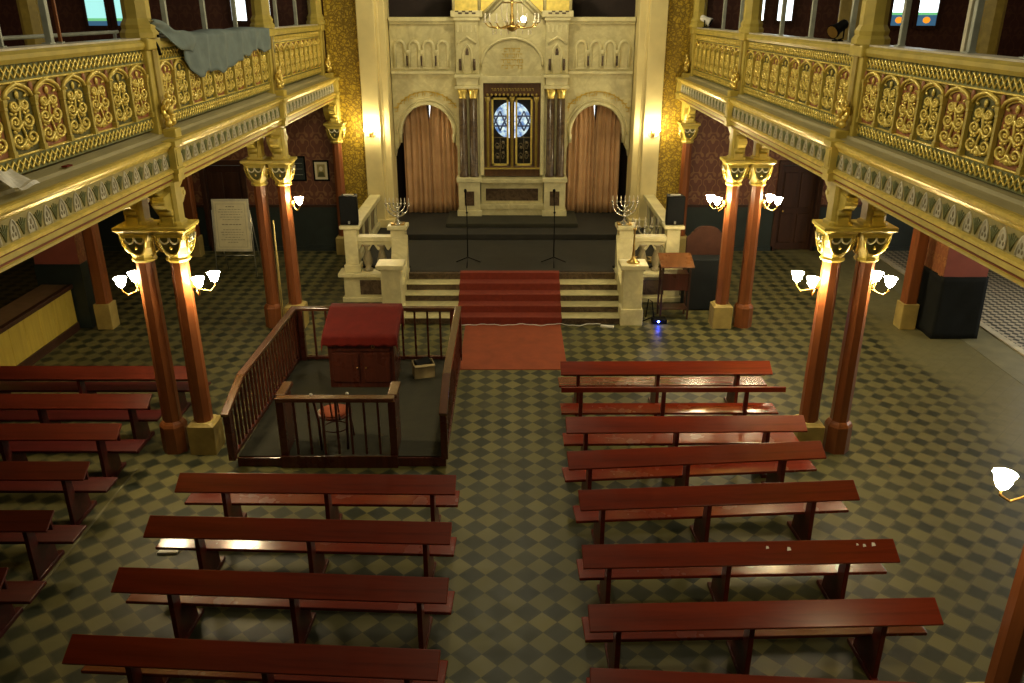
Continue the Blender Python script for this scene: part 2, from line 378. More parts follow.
# ================================================================ THE SETTING
YW = 20.7
struct('floor', MB().box(-13, 8.5, -1, 22.6, -0.2, 0.0), M['floor'])
struct('floor_stone_band', MB().box(8.5, 9.2, -1, 22.6, -0.2, 0.004), M['concrete'])
struct('trim_kerb', MB().box(9.2, 9.36, -1, 22.6, -0.2, 0.03), M['kerb'], bevel=0.01)
struct('floor_corridor', MB().box(9.36, 13, -1, 22.6, -0.2, 0.0), M['check'])
struct('trim_aisle_strip', MB().box(-5.11, -5.085, 2.5, 9.75, 0, 0.012), M['concrete'])
for sg, sd in ((-1, 'left'), (1, 'right')):
    def X(a, b): return (min(sg * a, sg * b), max(sg * a, sg * b))
    # back wall of the aisle: opening left for the door
    w = MB()
    for a, b, z0, z1 in ((4.35, 6.72, 1.2, 4.0), (6.72, 7.75, 2.22, 4.0), (7.75, 12.6, 1.2, 4.0)):
        x0, x1 = X(a, b); w.box(x0, x1, YW, YW + 0.3, z0, z1)
    struct('wall_back_' + sd, w, M['paper_wall'])
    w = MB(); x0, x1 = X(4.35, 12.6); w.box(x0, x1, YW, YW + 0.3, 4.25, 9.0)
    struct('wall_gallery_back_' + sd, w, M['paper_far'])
    w = MB()
    for a, b in ((4.35, 6.72), (7.75, 12.6)):
        x0, x1 = X(a, b); w.box(x0, x1, YW - 0.02, YW + 0.3, 0.12, 1.14); w.box(x0, x1, YW - 0.04, YW + 0.3, 1.14, 1.2, 1); w.box(x0, x1, YW - 0.05, YW + 0.3, 0, 0.12)
    struct('baseboard_back_' + sd, w, [M['dado'], M['darkwood']])
    d = MB(); x0, x1 = X(6.78, 7.69)
    d.box(x0, x1, YW + 0.08, YW + 0.14, 0.0, 2.16)
    for i in range(2):
        for z0, z1 in ((0.2, 0.95), (1.1, 2.0)):
            a = x0 + 0.08 + i * 0.42; d.box(a, a + 0.33, YW + 0.05, YW + 0.09, z0, z1)
    do = struct('door_1' if sg < 0 else 'door_2', d, M['darkwood'], bevel=0.012)
    fr = MB(); a, b = X(6.66, 7.81)
    fr.box(a, a + 0.11, YW - 0.05, YW + 0.3, 0, 2.3).box(b - 0.11, b, YW - 0.05, YW + 0.3, 0, 2.3).box(a, b, YW - 0.06, YW + 0.3, 2.2, 2.32)
    fr.build('door_frame', M['darkwood'], do, bevel=0.01)
    MB().blob((sg * 6.9, YW + 0.03, 1.02), 0.03).build('door_handle', M['brass'], do)
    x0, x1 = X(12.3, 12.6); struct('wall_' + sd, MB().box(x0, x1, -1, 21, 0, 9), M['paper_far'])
    x0, x1 = X(4.75 if sg < 0 else 4.55, 12.3); struct('floor_gallery_' + sd, MB().box(x0, x1, -1, YW, 4.0, 4.25), M['ochre2'])
    # chancel arch: gilded strip and cream pier
    x0, x1 = X(3.56, 4.37); struct('wall_mosaic_' + sd, MB().box(x0, x1, 20.62, 20.95, 0, 9), M['mosaic'])
    p = MB()
    x0, x1 = X(3.17, 3.58); p.box(x0, x1, 20.35, 21.0, 0, 9)
    x0, x1 = X(3.10, 3.18); p.box(x0, x1, 20.45, 21.0, 0, 9)
    x0, x1 = X(2.95, 3.12); p.box(x0, x1, 20.48, 21.3, 0, 9)
    x0, x1 = X(2.93, 3.62); p.box(x0, x1, 20.3, 21.0, 0, 0.9)
    struct('wall_chancel_pier_' + sd, p, M['cream'], bevel=0.015)
struct('wall_chancel_back', MB().box(-4, 4, 22.4, 22.6, 0, 9), M['darkwall'])
# gallery windows of coloured glass in the end walls
wn = 0
for sg in (-1, 1):
    for a, b, kind in ((5.62, 5.86, 'y'), (6.18, 6.52, 'd'), (8.84, 9.22, 'o' if sg > 0 else 'g'), (9.45, 9.90, 'o' if sg > 0 else 'g')):
        wn += 1; x0, x1 = min(sg * a, sg * b), max(sg * a, sg * b); zb = 5.44 if a > 8 else 5.55
        f = MB(); f.box(x0 - 0.07, x0, YW - 0.06, YW, zb - 0.07, 7.6).box(x1, x1 + 0.07, YW - 0.06, YW, zb - 0.07, 7.6).box(x0, x1, YW - 0.07, YW, zb - 0.09, zb).box(x0, x1, YW - 0.06, YW, 7.5, 7.6)
        o = struct('window_%d' % wn, f, M['darkwood'])
        g = MB()
        if kind in 'og':
            g.box(x0, x1, YW - 0.03, YW - 0.01, zb + (0.29 if kind == 'o' else 0.16), 7.5, 0 if kind == 'o' else 3)
            z2 = 0.23 if kind == 'o' else 0.10
            g.box(x0, x1, YW - 0.03, YW - 0.01, zb + z2, zb + (0.29 if kind == 'o' else 0.16), 1)
            g.box(x0, x1, YW - 0.03, YW - 0.01, zb, zb + z2, 2)
            g.build('pane', [M['daylight'], M['greenglass'], M['tealglass'], M['aqua']], o)
            if kind == 'o':
                r = MB(); r.prism([((x0 + x1) / 2 + 0.085 * cos(t * pi / 8), zb + 0.12 + 0.070 * sin(t * pi / 8)) for t in range(16)], 'y', YW - 0.045, YW - 0.03)
                r.build('roundel', M['orangeglass'], o)
        else:
            g.box(x0, x1, YW - 0.03, YW - 0.01, zb, 7.5); g.build('pane', M['daylight'], o)

# chancel floor, steps
ST0, TR, RI = 15.3, 0.29, 0.14
YP = ST0 + 4 * TR
struct('floor_chancel', MB().prism([(-2.16, YP + 0.08), (2.14, YP + 0.08), (2.14, 17.0), (3.4, 17.0), (3.4, 20.4), (2.92, 20.4), (2.92, 22.4), (-2.92, 22.4), (-2.92, 20.4), (-3.4, 20.4), (-3.4, 17.0), (-2.16, 17.0)], 'z', 0.0, 0.70), M['darkcarpet'])
struct('floor_chancel_upper', MB().box(-2.92, 2.92, 19.15, 22.4, 0.7, 0.83), M['darkcarpet'], bevel=0.02)
struct('floor_ark_step', MB().box(-1.62, 1.62, 19.8, 21.2, 0.83, 0.93), M['greencarpet'], bevel=0.02)
st = thing('marble_steps', 'five wide cream marble steps with brown marble risers up to the chancel', 'steps', (0, ST0, 0))
for i in range(5):
    y0 = i * TR; z0 = i * RI
    MB().box(-2.19, 2.17, y0 + 0.03, y0 + 0.36 if i < 4 else y0 + 0.34, z0, z0 + RI - 0.022).build('riser', M['darkmarble'], st)
    MB().box(-2.19, 2.17, y0, (y0 + 0.36) if i < 4 else y0 + 0.12, z0 + RI - 0.022, z0 + RI).build('tread', M['marble'] if i < 4 else M['darkmarble'], st, bevel=0.012)
r = MB(); T = 0.014; pts = [(0, 0)]
for i in range(5):
    pts += [(i * TR, i * RI + RI), ((i + 1) * TR, i * RI + RI)] if i < 4 else [(i * TR, i * RI + RI), (i * TR + 0.14, i * RI + RI)]
up = [(y - T, z + T) for y, z in pts[:-1]] + [(pts[-1][0], pts[-1][1] + T)]
up[0] = (-T, 0.002)
r.prism(pts + up[::-1], 'x', -1.08, 0.985)
tag(r.build('carpet_runner', M['carpet'], loc=(0, ST0, 0)), 'deep red carpet runner laid up the middle of the marble steps', 'carpet')
tag(MB().box(-0.92, 0.96, 13.07, 15.27, 0.0, 0.014).build('floor_mat', M['mat'], bevel=0.004), 'rust red rectangular carpet on the tiles before the steps', 'carpet')

# ================================================================ PEWS
def board_pts(L): return L / 2
def make_pew(name, label, px, kind='desk', block='pew', group=None, length=None):
    """px: the two ends of the lower edge of the sloping book board in the photo"""
    zq = 0.72 if kind == 'desk' else 0.42
    if length: 
        b = Vector(onz(*px[1], zq)); a = b - Vector((length, 0, 0))
    else:
        a = Vector(onz(*px[0], zq)); b = Vector(onz(*px[1], zq))
    d = b - a; L = d.length; rz = atan2(d.y, d.x); mid = (a + b) / 2
    if kind != 'desk': mid = mid - Vector((-sin(rz), cos(rz), 0)) * 0.21
    t = thing(name, label, 'pew', (mid.x, mid.y, 0), rz, group)
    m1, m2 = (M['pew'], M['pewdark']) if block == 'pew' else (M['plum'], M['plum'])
    h = L / 2
    if kind == 'desk':
        MB().prism([(0.0, 0.715), (0.012, 0.69), (0.225, 0.815), (0.213, 0.842)], 'x', -h, h).build('book_board', M['pew'] if block == 'pew' else M['plum2'], t, bevel=0.006)
        MB().box(-h + 0.05, h - 0.05, 0.185, 0.215, 0.60, 0.80).build('backrest', m2, t, bevel=0.005)
    else:
        MB().box(-h - 0.02, h + 0.06, 0.185, 0.22, 0.765, 0.845).build('backrest', M['pew'], t, bevel=0.006)
    MB().box(-h - 0.01, h + (0.01 if block == 'pew' or 'touching' in label else 0.12), 0.21, 0.53, 0.40, 0.435).build('seat', M['pewseat'] if block == 'pew' else m1, t, bevel=0.008)
    lx = tuple(-h + L * k for k in ((0.085, 0.465, 0.845) if b.x > 0 else (0.165, 0.535, 0.915)))
    for x in lx:
        if kind == 'desk':
            MB().prism([(0.06, 0.05), (0.50, 0.05), (0.45, 0.40), (0.215, 0.40), (0.19, 0.79), (0.065, 0.72)], 'x', x - 0.024, x + 0.024).build('leg', m2, t, bevel=0.005)
        else:
            MB().prism([(0.16, 0.05), (0.50, 0.05), (0.45, 0.40), (0.26, 0.40), (0.235, 0.80), (0.195, 0.80), (0.19, 0.40)], 'x', x - 0.028, x + 0.028).build('leg', m2, t, bevel=0.005)
    for lg in [o for o in bpy.data.objects if o.parent == t and o.name.startswith('leg')]:
        x = sum(v.co.x for v in lg.data.vertices) / len(lg.data.vertices)
        MB().box(x - 0.035, x + 0.035, 0.02, 0.60, 0.0, 0.05).build('foot', m2, lg, bevel=0.006)
    return t
M['plum2'] = wood('dull_red_varnished_wood', (0.095, 0.013, 0.007), 0.32, 0.15, axis=0)
GR, GL, GA = 'pews of the right block', 'pews behind the reading platform', 'plum pews of the left aisle'
R = [make_pew('pew', 'front pew of the right block, nearest the marble steps', ((561, 374.3), (773, 373.6)), group=GR),
     make_pew('pew', 'right block pew with only a thin back rail instead of a book board', ((562, 413.8), (778, 413.4)), kind='rail', group=GR),
     make_pew('pew', 'third pew of the right block, right behind the one with the thin back rail', ((566.4, 432.6), (808, 430.8)), group=GR),
     make_pew('pew', 'skewed fourth pew of the right block, its end almost touching the column', ((569, 469), (827, 457.6)), group=GR),
     make_pew('pew', 'fifth pew of the right block, in front of the pew with paper scraps', ((580.5, 510), (860.5, 499)), group=GR),
     make_pew('pew', 'right block pew with pale paper scraps on its book board', ((583.5, 568), (901, 561.5)), group=GR),
     make_pew('pew', 'right block pew just behind the one with paper scraps', ((590, 631.5), (944.5, 624)), group=GR),
     make_pew('pew', 'last right block pew, cut off by the bottom of the view', ((590, 699), (925, 715)), group=GR)]
Lp = [make_pew('pew', 'pew directly behind the railed reading platform', ((174, 491.5), (455, 494)), group=GL),
      make_pew('pew', 'second pew behind the reading platform, white sheet under its left end', ((142.5, 536.5), (450, 544)), group=GL),
      make_pew('pew', 'third pew behind the reading platform', ((110, 591.5), (446.5, 603)), group=GL),
      make_pew('pew', 'fourth and longest-looking pew behind the reading platform, nearest the viewer', ((61, 663), (437.5, 680)), group=GL)]
for lab, p, ln in (('foremost plum pew of the left aisle, by the yellow counter, running behind the columns', (188, 379), 3.6),
               ('second plum pew of the left aisle, its end touching the red column', (147.0, 408.3), 3.3),
               ('third plum pew of the left aisle, ending just short of the column', (116, 439.6), 3.3),
               ('fourth plum pew of the left aisle, level with the first pew behind the platform', (83, 479.5), 3.3),
               ('fifth plum pew of the left aisle, second from the viewer', (46, 531), 3.3),
               ('sixth plum pew of the left aisle, nearest the viewer at the left edge', (-2, 592), 3.3)):
    make_pew('pew', lab, (None, p), block='plum', group=GA, length=ln)
# pale scraps lying on the book board
scr = ((760, 545.5), (767, 548), (788.5, 549.5), (857, 545), (864, 546), (873, 545))
for i, p in enumerate(scr):
    q = onz(p[0], p[1], 0.808)
    s_ = 0.010 + 0.004 * (i % 3)
    o = MB().prism([(-s_, -s_), (s_ * 1.3, -s_ * 0.7), (s_, s_), (-s_ * 0.4, s_ * 1.2)], 'z', 0, 0.006).build('paper_scrap', M['white'], loc=(q[0], q[1], 0.812))
    o.rotation_euler = (radians(30), 0, R[5].rotation_euler[2])
    tag(o, 'tiny pale paper scrap stuck on the book board of a right block pew', 'scrap', 'paper scraps on the pew')
q = onz(172, 547, 0.05)
tag(MB().prism([(-0.15, -0.08), (0.08, -0.07), (0.10, 0.07), (-0.11, 0.08)], 'z', 0, 0.03).build('paper_stack', M['white'], loc=(q[0], q[1], 0.0), bevel=0.004), 'flat white stack of paper on the floor under the second left pew', 'paper')

# ================================================================ NAVE COLUMNS
def octa(r, z, c=(0, 0), n=8, ph=pi / 8): return [(c[0] + r * cos(2 * pi * j / n + ph), c[1] + r * sin(2 * pi * j / n + ph), z) for j in range(n)]
def sq8(h, z, cut=0.0):   # square with 8 points, cut corners
    k = h - cut if cut else h * 0.999
    pts = [(h, k), (k, h), (-k, h), (-h, k), (-h, -k), (-k, -h), (k, -h), (h, -k)]
    pts.sort(key=lambda p: atan2(p[1], p[0]) % (2 * pi))
    return [(x, y, z) for x, y in pts]
ZC0, ZC1 = 2.78, 3.24
def bell_mb():
    m = MB()
    rings = [octa(0.17, ZC0), octa(0.185, ZC0 + 0.03), octa(0.165, ZC0 + 0.06), octa(0.185, ZC0 + 0.10), octa(0.225, ZC0 + 0.20)]
    rings += [sq8(0.225, ZC0 + 0.31, 0.05), sq8(0.235, ZC0 + 0.38, 0.03)]
    return m.loft(rings)
def abacus_mb():
    m = MB(); return m.loft([sq8(0.225, ZC0 + 0.37, 0.02), sq8(0.245, ZC0 + 0.41, 0.015), sq8(0.285, ZC0 + 0.44, 0.01), sq8(0.285, ZC1 + 0.02, 0.01)])
def relief_mb():
    m = MB()
    for k in range(4):
        R3 = Matrix.Rotation(k * pi / 2, 3, 'Z')
        def tr(x, z, o=0.0):
            f = (z - (ZC0 + 0.10)) / 0.27; d = 0.176 + 0.062 * max(0, min(1, f)) ** 0.7 + o
            return tuple(R3 @ Vector((x, -d, z)))
        # dark lunette and its gilded rim
        arc = [(0.155 * cos(pi + pi * i / 12), ZC0 + 0.345 + 0.235 * sin(pi + pi * i / 12)) for i in range(13)]
        m.add([tr(x, z, 0.006) for x, z in arc] + [tr(0, ZC0 + 0.345, 0.006)], [(i, i + 1, 13) for i in range(12)], 1)
        m.tube([tr(x, z, 0.012) for x, z in arc], 0.017, 5, 0)
        for sx in (-0.075, 0.075):
            sw = [(sx + 0.07 * cos(pi + pi * i / 8), ZC0 + 0.345 + 0.075 * sin(pi + pi * i / 8)) for i in range(9)]
            m.tube([tr(x, z, 0.014) for x, z in sw], 0.012, 5, 2)
        m.blob(tr(0, ZC0 + 0.21, 0.012), 0.025, 6, 4, 0)
    return m
def console_mb(out, w=0.14):   # scrolled bracket leaning out along -y
    m = MB()
    poly = [(0, 3.27), (-0.16, 3.27), (-0.17, 3.37), (-0.11, 3.41), (-0.13, 3.46), (-0.26, 3.49), (-out, 3.56), (-out, 3.66), (0, 3.70)]
    m.prism(poly, 'x', -w / 2, w / 2)
    m.tube([(-w / 2 - 0.01, -0.16, 3.44), (w / 2 + 0.01, -0.16, 3.44)], 0.04, 10)
    m.tube([(-w / 2 - 0.01, -out + 0.03, 3.60), (w / 2 + 0.01, -out + 0.03, 3.60)], 0.035, 10)
    return m
protoC = {}
def column(name, label, x, y, ped, sg, wall=False):
    t = thing(name, label, 'column', (x, y, 0), 0, 'nave columns')
    def part(key, fn, mat, rot=None):
        if key in protoC: return share(protoC[key], t, rot=rot)
        o = fn().build(key.split('|')[0], mat, t); protoC[key] = o
        if rot is not None: o.rotation_euler = rot
        return o
    if ped:
        part('pedestal', lambda: MB().loft([sq8(0.185, 0, 0.01), sq8(0.185, 0.43, 0.01), sq8(0.165, 0.45, 0.03), sq8(0.15, 0.47, 0.05)]), M['pedestal'])
    else:
        part('base', lambda: MB().loft([octa(0.185, 0), octa(0.185, 0.40), octa(0.165, 0.44), octa(0.14, 0.47)]), M['colred'])
    part('shaft', lambda: MB().loft([octa(0.142, 0.45), octa(0.138, 1.4), octa(0.128, ZC0 + 0.01)]), M['colred'])
    part('capital', bell_mb, M['ochre'])
    part('capital_relief', relief_mb, [M['brightgold'], M['darkgreen'], M['ivory']])
    part('abacus', abacus_mb, M['ochre'])
    for o in [k for k in bpy.data.objects if k.parent == t]:
        if o.name.startswith('shaft'): o.scale = (0.90, 0.90, 1)
        elif o.name.startswith(('capital', 'abacus')): o.scale = (0.85, 0.85, 1)
    part('pier_block', lambda: MB().loft([sq8(0.15, 3.24, 0.04), sq8(0.15, 3.30, 0.04), sq8(0.125, 3.32, 0.035), sq8(0.125, 3.80, 0.035)]), M['ochre'])
    part('console', lambda: console_mb(0.34), M['ochre'])
    if not wall: part('console|r', lambda: console_mb(0.34), M['ochre'], (0, 0, pi))
    return t
CX = {-1: 4.32, 1: 4.15}; CF = {-1: 4.23, 1: 4.10}; SEP = 0.44
for sg, sd in ((-1, 'left'), (1, 'right')):
    for y, nm in ((10.32, 'near'), (15.25, 'far')):
        column('column', 'red octagonal column on a yellow pedestal, inner one of the %s %s pair' % (nm, sd), sg * (CX if nm == 'near' else CF)[sg], y, True, sg)
        column('column', 'red octagonal column on a red base, aisle side of the %s %s pair' % (nm, sd), sg * ((CX if nm == 'near' else CF)[sg] + SEP), y, False, sg)
    column('column', 'red column with gilded capital against the gilded wall at %s of the chancel' % sd, sg * 4.27, 20.46, True, sg, wall=True)
column('column', 'red column cut off by the bottom right corner of the view', 4.08, 5.3, True, 1)

# ================================================================ GALLERIES
def spiral(c, r0, r1, a0, turns, n=16, plane='yz', sg=1):
    out = []
    for i in range(n + 1):
        t = i / n; r = r0 + (r1 - r0) * t; a = a0 + turns * 2 * pi * t
        out.append((0.0, c[0] + r * cos(a) * sg, c[1] + r * sin(a)))
    return out
def scroll_mesh():
    m = MB()
    m.tube([(0, 0.02 * sin(i * 0.9), 0.03 + i * 0.055) for i in range(10)], 0.013, 5, 0)
    for tier, (zc, r) in enumerate(((0.13, 0.086), (0.31, 0.080), (0.47, 0.058))):
        for s in (-1, 1):
            m.tube(spiral((s * (r + 0.008), zc), r, 0.018, pi if s > 0 else pi, 1.45 , 15, sg=s), [0.020 - 0.0005 * i for i in range(16)], 5, 0)
            m.blob((-0.006, s * (r + 0.008), zc), (0.012, 0.022, 0.022), 6, 4, 0)
            m.blob((-0.004, s * 0.11, zc + 0.085), (0.012, 0.028, 0.016), 6, 4, 0, Matrix.Rotation(s * 0.6, 3, 'X'))
            m.blob((-0.004, s * 0.06, zc - 0.085), (0.012, 0.026, 0.016), 6, 4, 0, Matrix.Rotation(-s * 0.6, 3, 'X'))
    m.blob((0, 0, 0.575), (0.014, 0.026, 0.045), 6, 5, 0)
    m.blob((0, 0, 0.05), (0.016, 0.05, 0.035), 6, 5, 0)
    return m
def colonnette_mesh():
    m = MB()
    m.lathe([(0.040, 0), (0.040, 0.05), (0.028, 0.06), (0.028, 0.40), (0.036, 0.41), (0.032, 0.43), (0.046, 0.475), (0.046, 0.50)], 4, phase=pi / 4, smooth=False)
    return m
def parch(y0, y1, zs, rise, n=7):  # pointed arch path
    w = (y1 - y0); pts = []
    mid = (y0 + y1) / 2
    for i in range(n + 1):
        t = i / n; pts.append((y0 + (mid - y0) * t, zs + rise * sqrt(max(0, 1 - (1 - t / 2) ** 2)) / 0.866))
    for i in range(1, n + 1):
        t = 1 - i / n; pts.append((y1 - (y1 - mid) * t, zs + rise * sqrt(max(0, 1 - (1 - t / 2) ** 2)) / 0.866))
    return pts
def leaf_knot(sg):   # gilded acanthus knot at the foot of a pillar, faces the nave
    m = MB()
    def P(y, z, d): return (-sg * d, y, z)
    for s in (-1, 1):
        m.tube([P(s * (0.02 + 0.085 * sin(t * 0.33)), 0.06 + 0.032 * t - 0.02 * (t > 7) * (t - 7), 0.10 + 0.02 * sin(t * 0.7)) for t in range(11)], [0.040 - 0.0022 * t for t in range(11)], 6)
        sp = [(s * 0.085 + 0.05 * cos(a) * s, 0.31 + 0.05 * sin(a)) for a in [i * 0.6 for i in range(11)]]
        m.tube([P(y, z, 0.12) for y, z in sp], 0.020, 5)
        m.blob(P(s * 0.10, 0.17, 0.12), (0.04, 0.055, 0.035), 7, 5)
        m.blob(P(s * 0.07, 0.09, 0.12), (0.05, 0.06, 0.045), 7, 5)
    m.blob(P(0, 0.24, 0.13), (0.05, 0.045, 0.07), 7, 5); m.blob(P(0, 0.12, 0.14), (0.055, 0.05, 0.05), 7, 5)
    m.blob(P(0.02, 0.40, 0.12), (0.04, 0.04, 0.05), 7, 5); m.blob(P(-0.05, 0.36, 0.13), (0.035, 0.04, 0.04), 7, 5)
    return m
XF = {-1: 4.20, 1: 3.98}; XR = {-1: 4.50, 1: 4.29}; ZR = {-1: 5.475, 1: 5.405}; ZB = {-1: 4.40, 1: 4.35}
PILS = {-1: (10.75, 16.1, 20.52), 1: (10.62, 16.0, 20.52)}; BLK = (10.4, 15.62, 20.52)
sc_p = {}; 
for sg, sd in ((-1, 'left'), (1, 'right')):
    xf, xr, zr, zb = XF[sg], XR[sg], ZR[sg], ZB[sg]; PIL = PILS[sg]
    BAYS = ((5.25, PIL[0]), (PIL[0], PIL[1]), (PIL[1], 20.58))
    FB = ((5.25, 10.4), (10.4, 15.62), (15.62, 20.58))
    def S(poly): return [(sg * a, z) for a, z in poly]
    # ---- cornice: ledge, mouldings and painted frieze, one long piece per side
    g = thing('gallery_cornice', 'long gilded cornice under the %s gallery with a painted leaf frieze' % sd, 'cornice', (0, 0, 0))
    Y0, Y1 = -0.5, 20.6; ZT = 4.285
    MB().prism(S([(xf - 0.02, ZT - 0.03), (xf + 0.03, ZT), (xf + 0.20, ZT + 0.015), (xf + 0.21, ZT + 0.05), (xr + 0.15, zb - 0.01), (xr + 0.15, ZT - 0.2), (xf + 0.05, ZT - 0.06)]), 'y', Y0, Y1).build('ledge', M['ledge'], g)
    MB().prism(S([(xf + 0.05, 4.16), (xf + 0.035, 4.18), (xf + 0.02, 4.21), (xf - 0.015, 4.235), (xf - 0.03, 4.25), (xf - 0.03, ZT - 0.005), (xf - 0.005, ZT + 0.006), (xf + 0.05, ZT + 0.004), (xf + 0.06, 4.2)]), 'y', Y0, Y1).build('top_moulding', M['gold'], g)
    MB().prism(S([(xf + 0.045, 3.955), (xf + 0.045, 4.19), (xf + 0.12, 4.19), (xf + 0.12, 3.955)]), 'y', Y0, Y1).build('frieze_ground', M['frieze'], g)
    MB().prism(S([(xf + 0.0, 3.915), (xf + 0.0, 3.945), (xf + 0.02, 3.955), (xf + 0.05, 3.962), (xf + 0.12, 3.962), (xf + 0.12, 3.915)]), 'y', Y0, Y1).build('lower_moulding', M['gold'], g)
    MB().prism(S([(xf + 0.022, 3.895), (xf + 0.022, 3.915), (xf + 0.12, 3.915), (xf + 0.12, 3.895)]), 'y', Y0, Y1).build('red_line', M['redline'], g)
    MB().prism(S([(xf + 0.03, 3.775), (xf + 0.03, 3.80), (xf + 0.05, 3.81), (xf + 0.05, 3.83), (xf + 0.015, 3.845), (xf + 0.015, 3.895), (xf + 0.30, 3.895), (xf + 0.42, 4.05), (xf + 0.9, 4.05), (xf + 0.9, 3.775)]), 'y', Y0, Y1).build('beam', M['ochre'], g)
    MB().prism(S([(xf + 0.046, 3.808), (xf + 0.046, 3.832), (xf + 0.08, 3.832), (xf + 0.08, 3.808)]), 'y', Y0, Y1).build('beam_groove', M['redline'], g)
    for bi, (y0, y1) in enumerate(FB):
        fm = MB(); n = 18; d = (y1 - y0 - 0.22) / n
        for i in range(n):
            yc = y0 + 0.11 + (i + 0.5) * d
            def Q(y, z, o): return (sg * (xf + 0.045 - o), y, z)
            ar = parch(yc - 0.062, yc + 0.062, 4.00, 0.145, 5)
            fm.add([Q(y, z, 0.003) for y, z in [(yc - 0.05, 3.972)] + ar + [(yc + 0.05, 3.972)]], [tuple(range(len(ar) + 2))], 0)
            fm.tube([Q(y, z, 0.004) for y, z in [(yc - 0.052, 3.972)] + ar + [(yc + 0.052, 3.972)]], 0.011, 4, 0)
            fm.blob(Q(yc, 4.065, 0.003), (0.006, 0.017, 0.03), 6, 4, 2); fm.blob(Q(yc - 0.022, 4.015, 0.003), (0.006, 0.014, 0.020), 6, 4, 2); fm.blob(Q(yc + 0.022, 4.015, 0.003), (0.006, 0.014, 0.020), 6, 4, 2)
            for a in (-2, -1, 0, 1, 2):   # fan of leaves between the arches
                fm.tube([Q(yc + d / 2, 3.985, 0.003), Q(yc + d / 2 + a * 0.017, 4.07, 0.004), Q(yc + d / 2 + a * 0.033, 4.135 - abs(a) * 0.012, 0.003)], 0.007, 4, 1)
        fm.build('painted_frieze', [M['ivory'], M['green'], M['ink']], g)
    for y in BLK:
        b = MB(); x0, x1 = sorted((sg * (xf - 0.045), sg * (xf + 0.1)))
        b.box(x0, x1, y - 0.10, y + 0.10, 3.80, 4.24)
        x0, x1 = sorted((sg * (xf - 0.075), sg * (xf + 0.1))); b.box(x0, x1, y - 0.125, y + 0.125, 4.225, ZT + 0.012)
        x0, x1 = sorted((sg * (xf - 0.065), sg * (xf + 0.1))); b.box(x0, x1, y - 0.115, y + 0.115, 3.90, 3.955)
        x0, x1 = sorted((sg * (xf - 0.055), sg * (xf + 0.1))); b.box(x0, x1, y - 0.07, y + 0.07, 3.985, 4.19)
        # curved brackets running along the beam down to the capital
        for s in (-1, 1):
            pts = [(y, 3.79), (y, 3.30)] + [(y + s * (0.16 + 0.05 * (i % 2) + 0.62 * (1 - cos(pi / 2 * i / 6))), 3.45 + 0.34 * sin(pi / 2 * i / 6)) for i in range(7)]
            x0, x1 = sorted((sg * (xf + 0.12), sg * (xf + 0.30))); b.prism(pts, 'x', x0, x1)
        b.build('bracket_block', M['ochre'], g, bevel=0.006)
    # ---- balustrade bays
    for bi, (ya, yb) in enumerate(BAYS):
        y0, y1 = ya + 0.18, yb - 0.18
        lab = {(-1, 0): 'nearest gilded gothic balustrade bay of the left gallery', (-1, 1): 'gilded balustrade bay of the left gallery with the grey cloth over it',
               (-1, 2): 'farthest gilded balustrade bay of the left gallery, beside the chancel', (1, 0): 'nearest gilded gothic balustrade bay of the right gallery',
               (1, 1): 'middle gilded balustrade bay of the right gallery, between two pillars', (1, 2): 'farthest gilded balustrade bay of the right gallery, beside the chancel'}[(sg, bi)]
        t = thing('balustrade', lab, 'balustrade', (sg * xr, y0, zb), 0, 'gallery balustrades')
        L = y1 - y0; hh = zr - zb
        def Pm(poly, a=0.0, b=None): return MB().prism([(sg * x, z) for x, z in poly], 'y', a, L if b is None else b)
        Pm([(0.0, 0), (0.0, hh - 0.10), (0.10, hh - 0.10), (0.10, 0)]).build('panel', M['ochre2'], t)
        Pm([(-0.05, hh - 0.13), (-0.075, hh - 0.09), (-0.075, hh - 0.05), (-0.03, hh - 0.02), (0.13, hh - 0.02), (0.13, hh - 0.13)]).build('handrail', M['ochre'], t)
        Pm([(-0.035, hh - 0.02), (-0.035, hh), (0.19, hh), (0.19, hh - 0.02)]).build('sill', M['sill'], t)
        Pm([(-0.012, hh - 0.275), (-0.012, hh - 0.13), (0.02, hh - 0.13), (0.02, hh - 0.275)]).build('upper_band', M['green'], t)
        Pm([(-0.012, 0.0), (-0.012, 0.15), (0.02, 0.15), (0.02, 0.0)]).build('lower_band', M['green'], t)
        ms = MB()
        for zz in (hh - 0.285, 0.158): ms.tube([(-sg * 0.016, 0, zz), (-sg * 0.016, L, zz)], 0.013, 5)
        n = 54 if bi < 2 else 44
        for zc, am in ((hh - 0.202, 0.05), (0.075, 0.05)):
            for ph in (0, pi):
                ms.tube([(-sg * 0.020, L * i / (4 * n // 2), zc + am * sin(i * pi / 2 + ph)) for i in range(4 * n // 2 + 1)], 0.0125, 4)
        ms.build('lattice_ornament', M['gold'], t)
        na = 10; d = L / na; z0 = 0.165; zs = z0 + 0.47; top = hh - 0.32
        ar = MB()
        for i in range(na):
            pa = parch(i * d + 0.03, (i + 1) * d - 0.03, zs + 0.02, top - zs, 7)
            ar.tube([(-sg * 0.03, y, z) for y, z in pa], 0.020, 5)
            c0 = parch(i * d + 0.075, (i + 1) * d - 0.075, zs + 0.02, (top - zs) * 0.72, 5)
            ar.tube([(-sg * 0.018, y, z) for y, z in c0], 0.010, 4)
            ar.blob((-sg * 0.02, i * d + d, top - 0.02), (0.012, 0.04, 0.05), 6, 4, 1)
            if i == 0: ar.blob((-sg * 0.02, 0.03, top - 0.02), (0.012, 0.03, 0.05), 6, 4, 1)
        ar.build('arch_moulding', [M['gold'], M['redpan']], t)
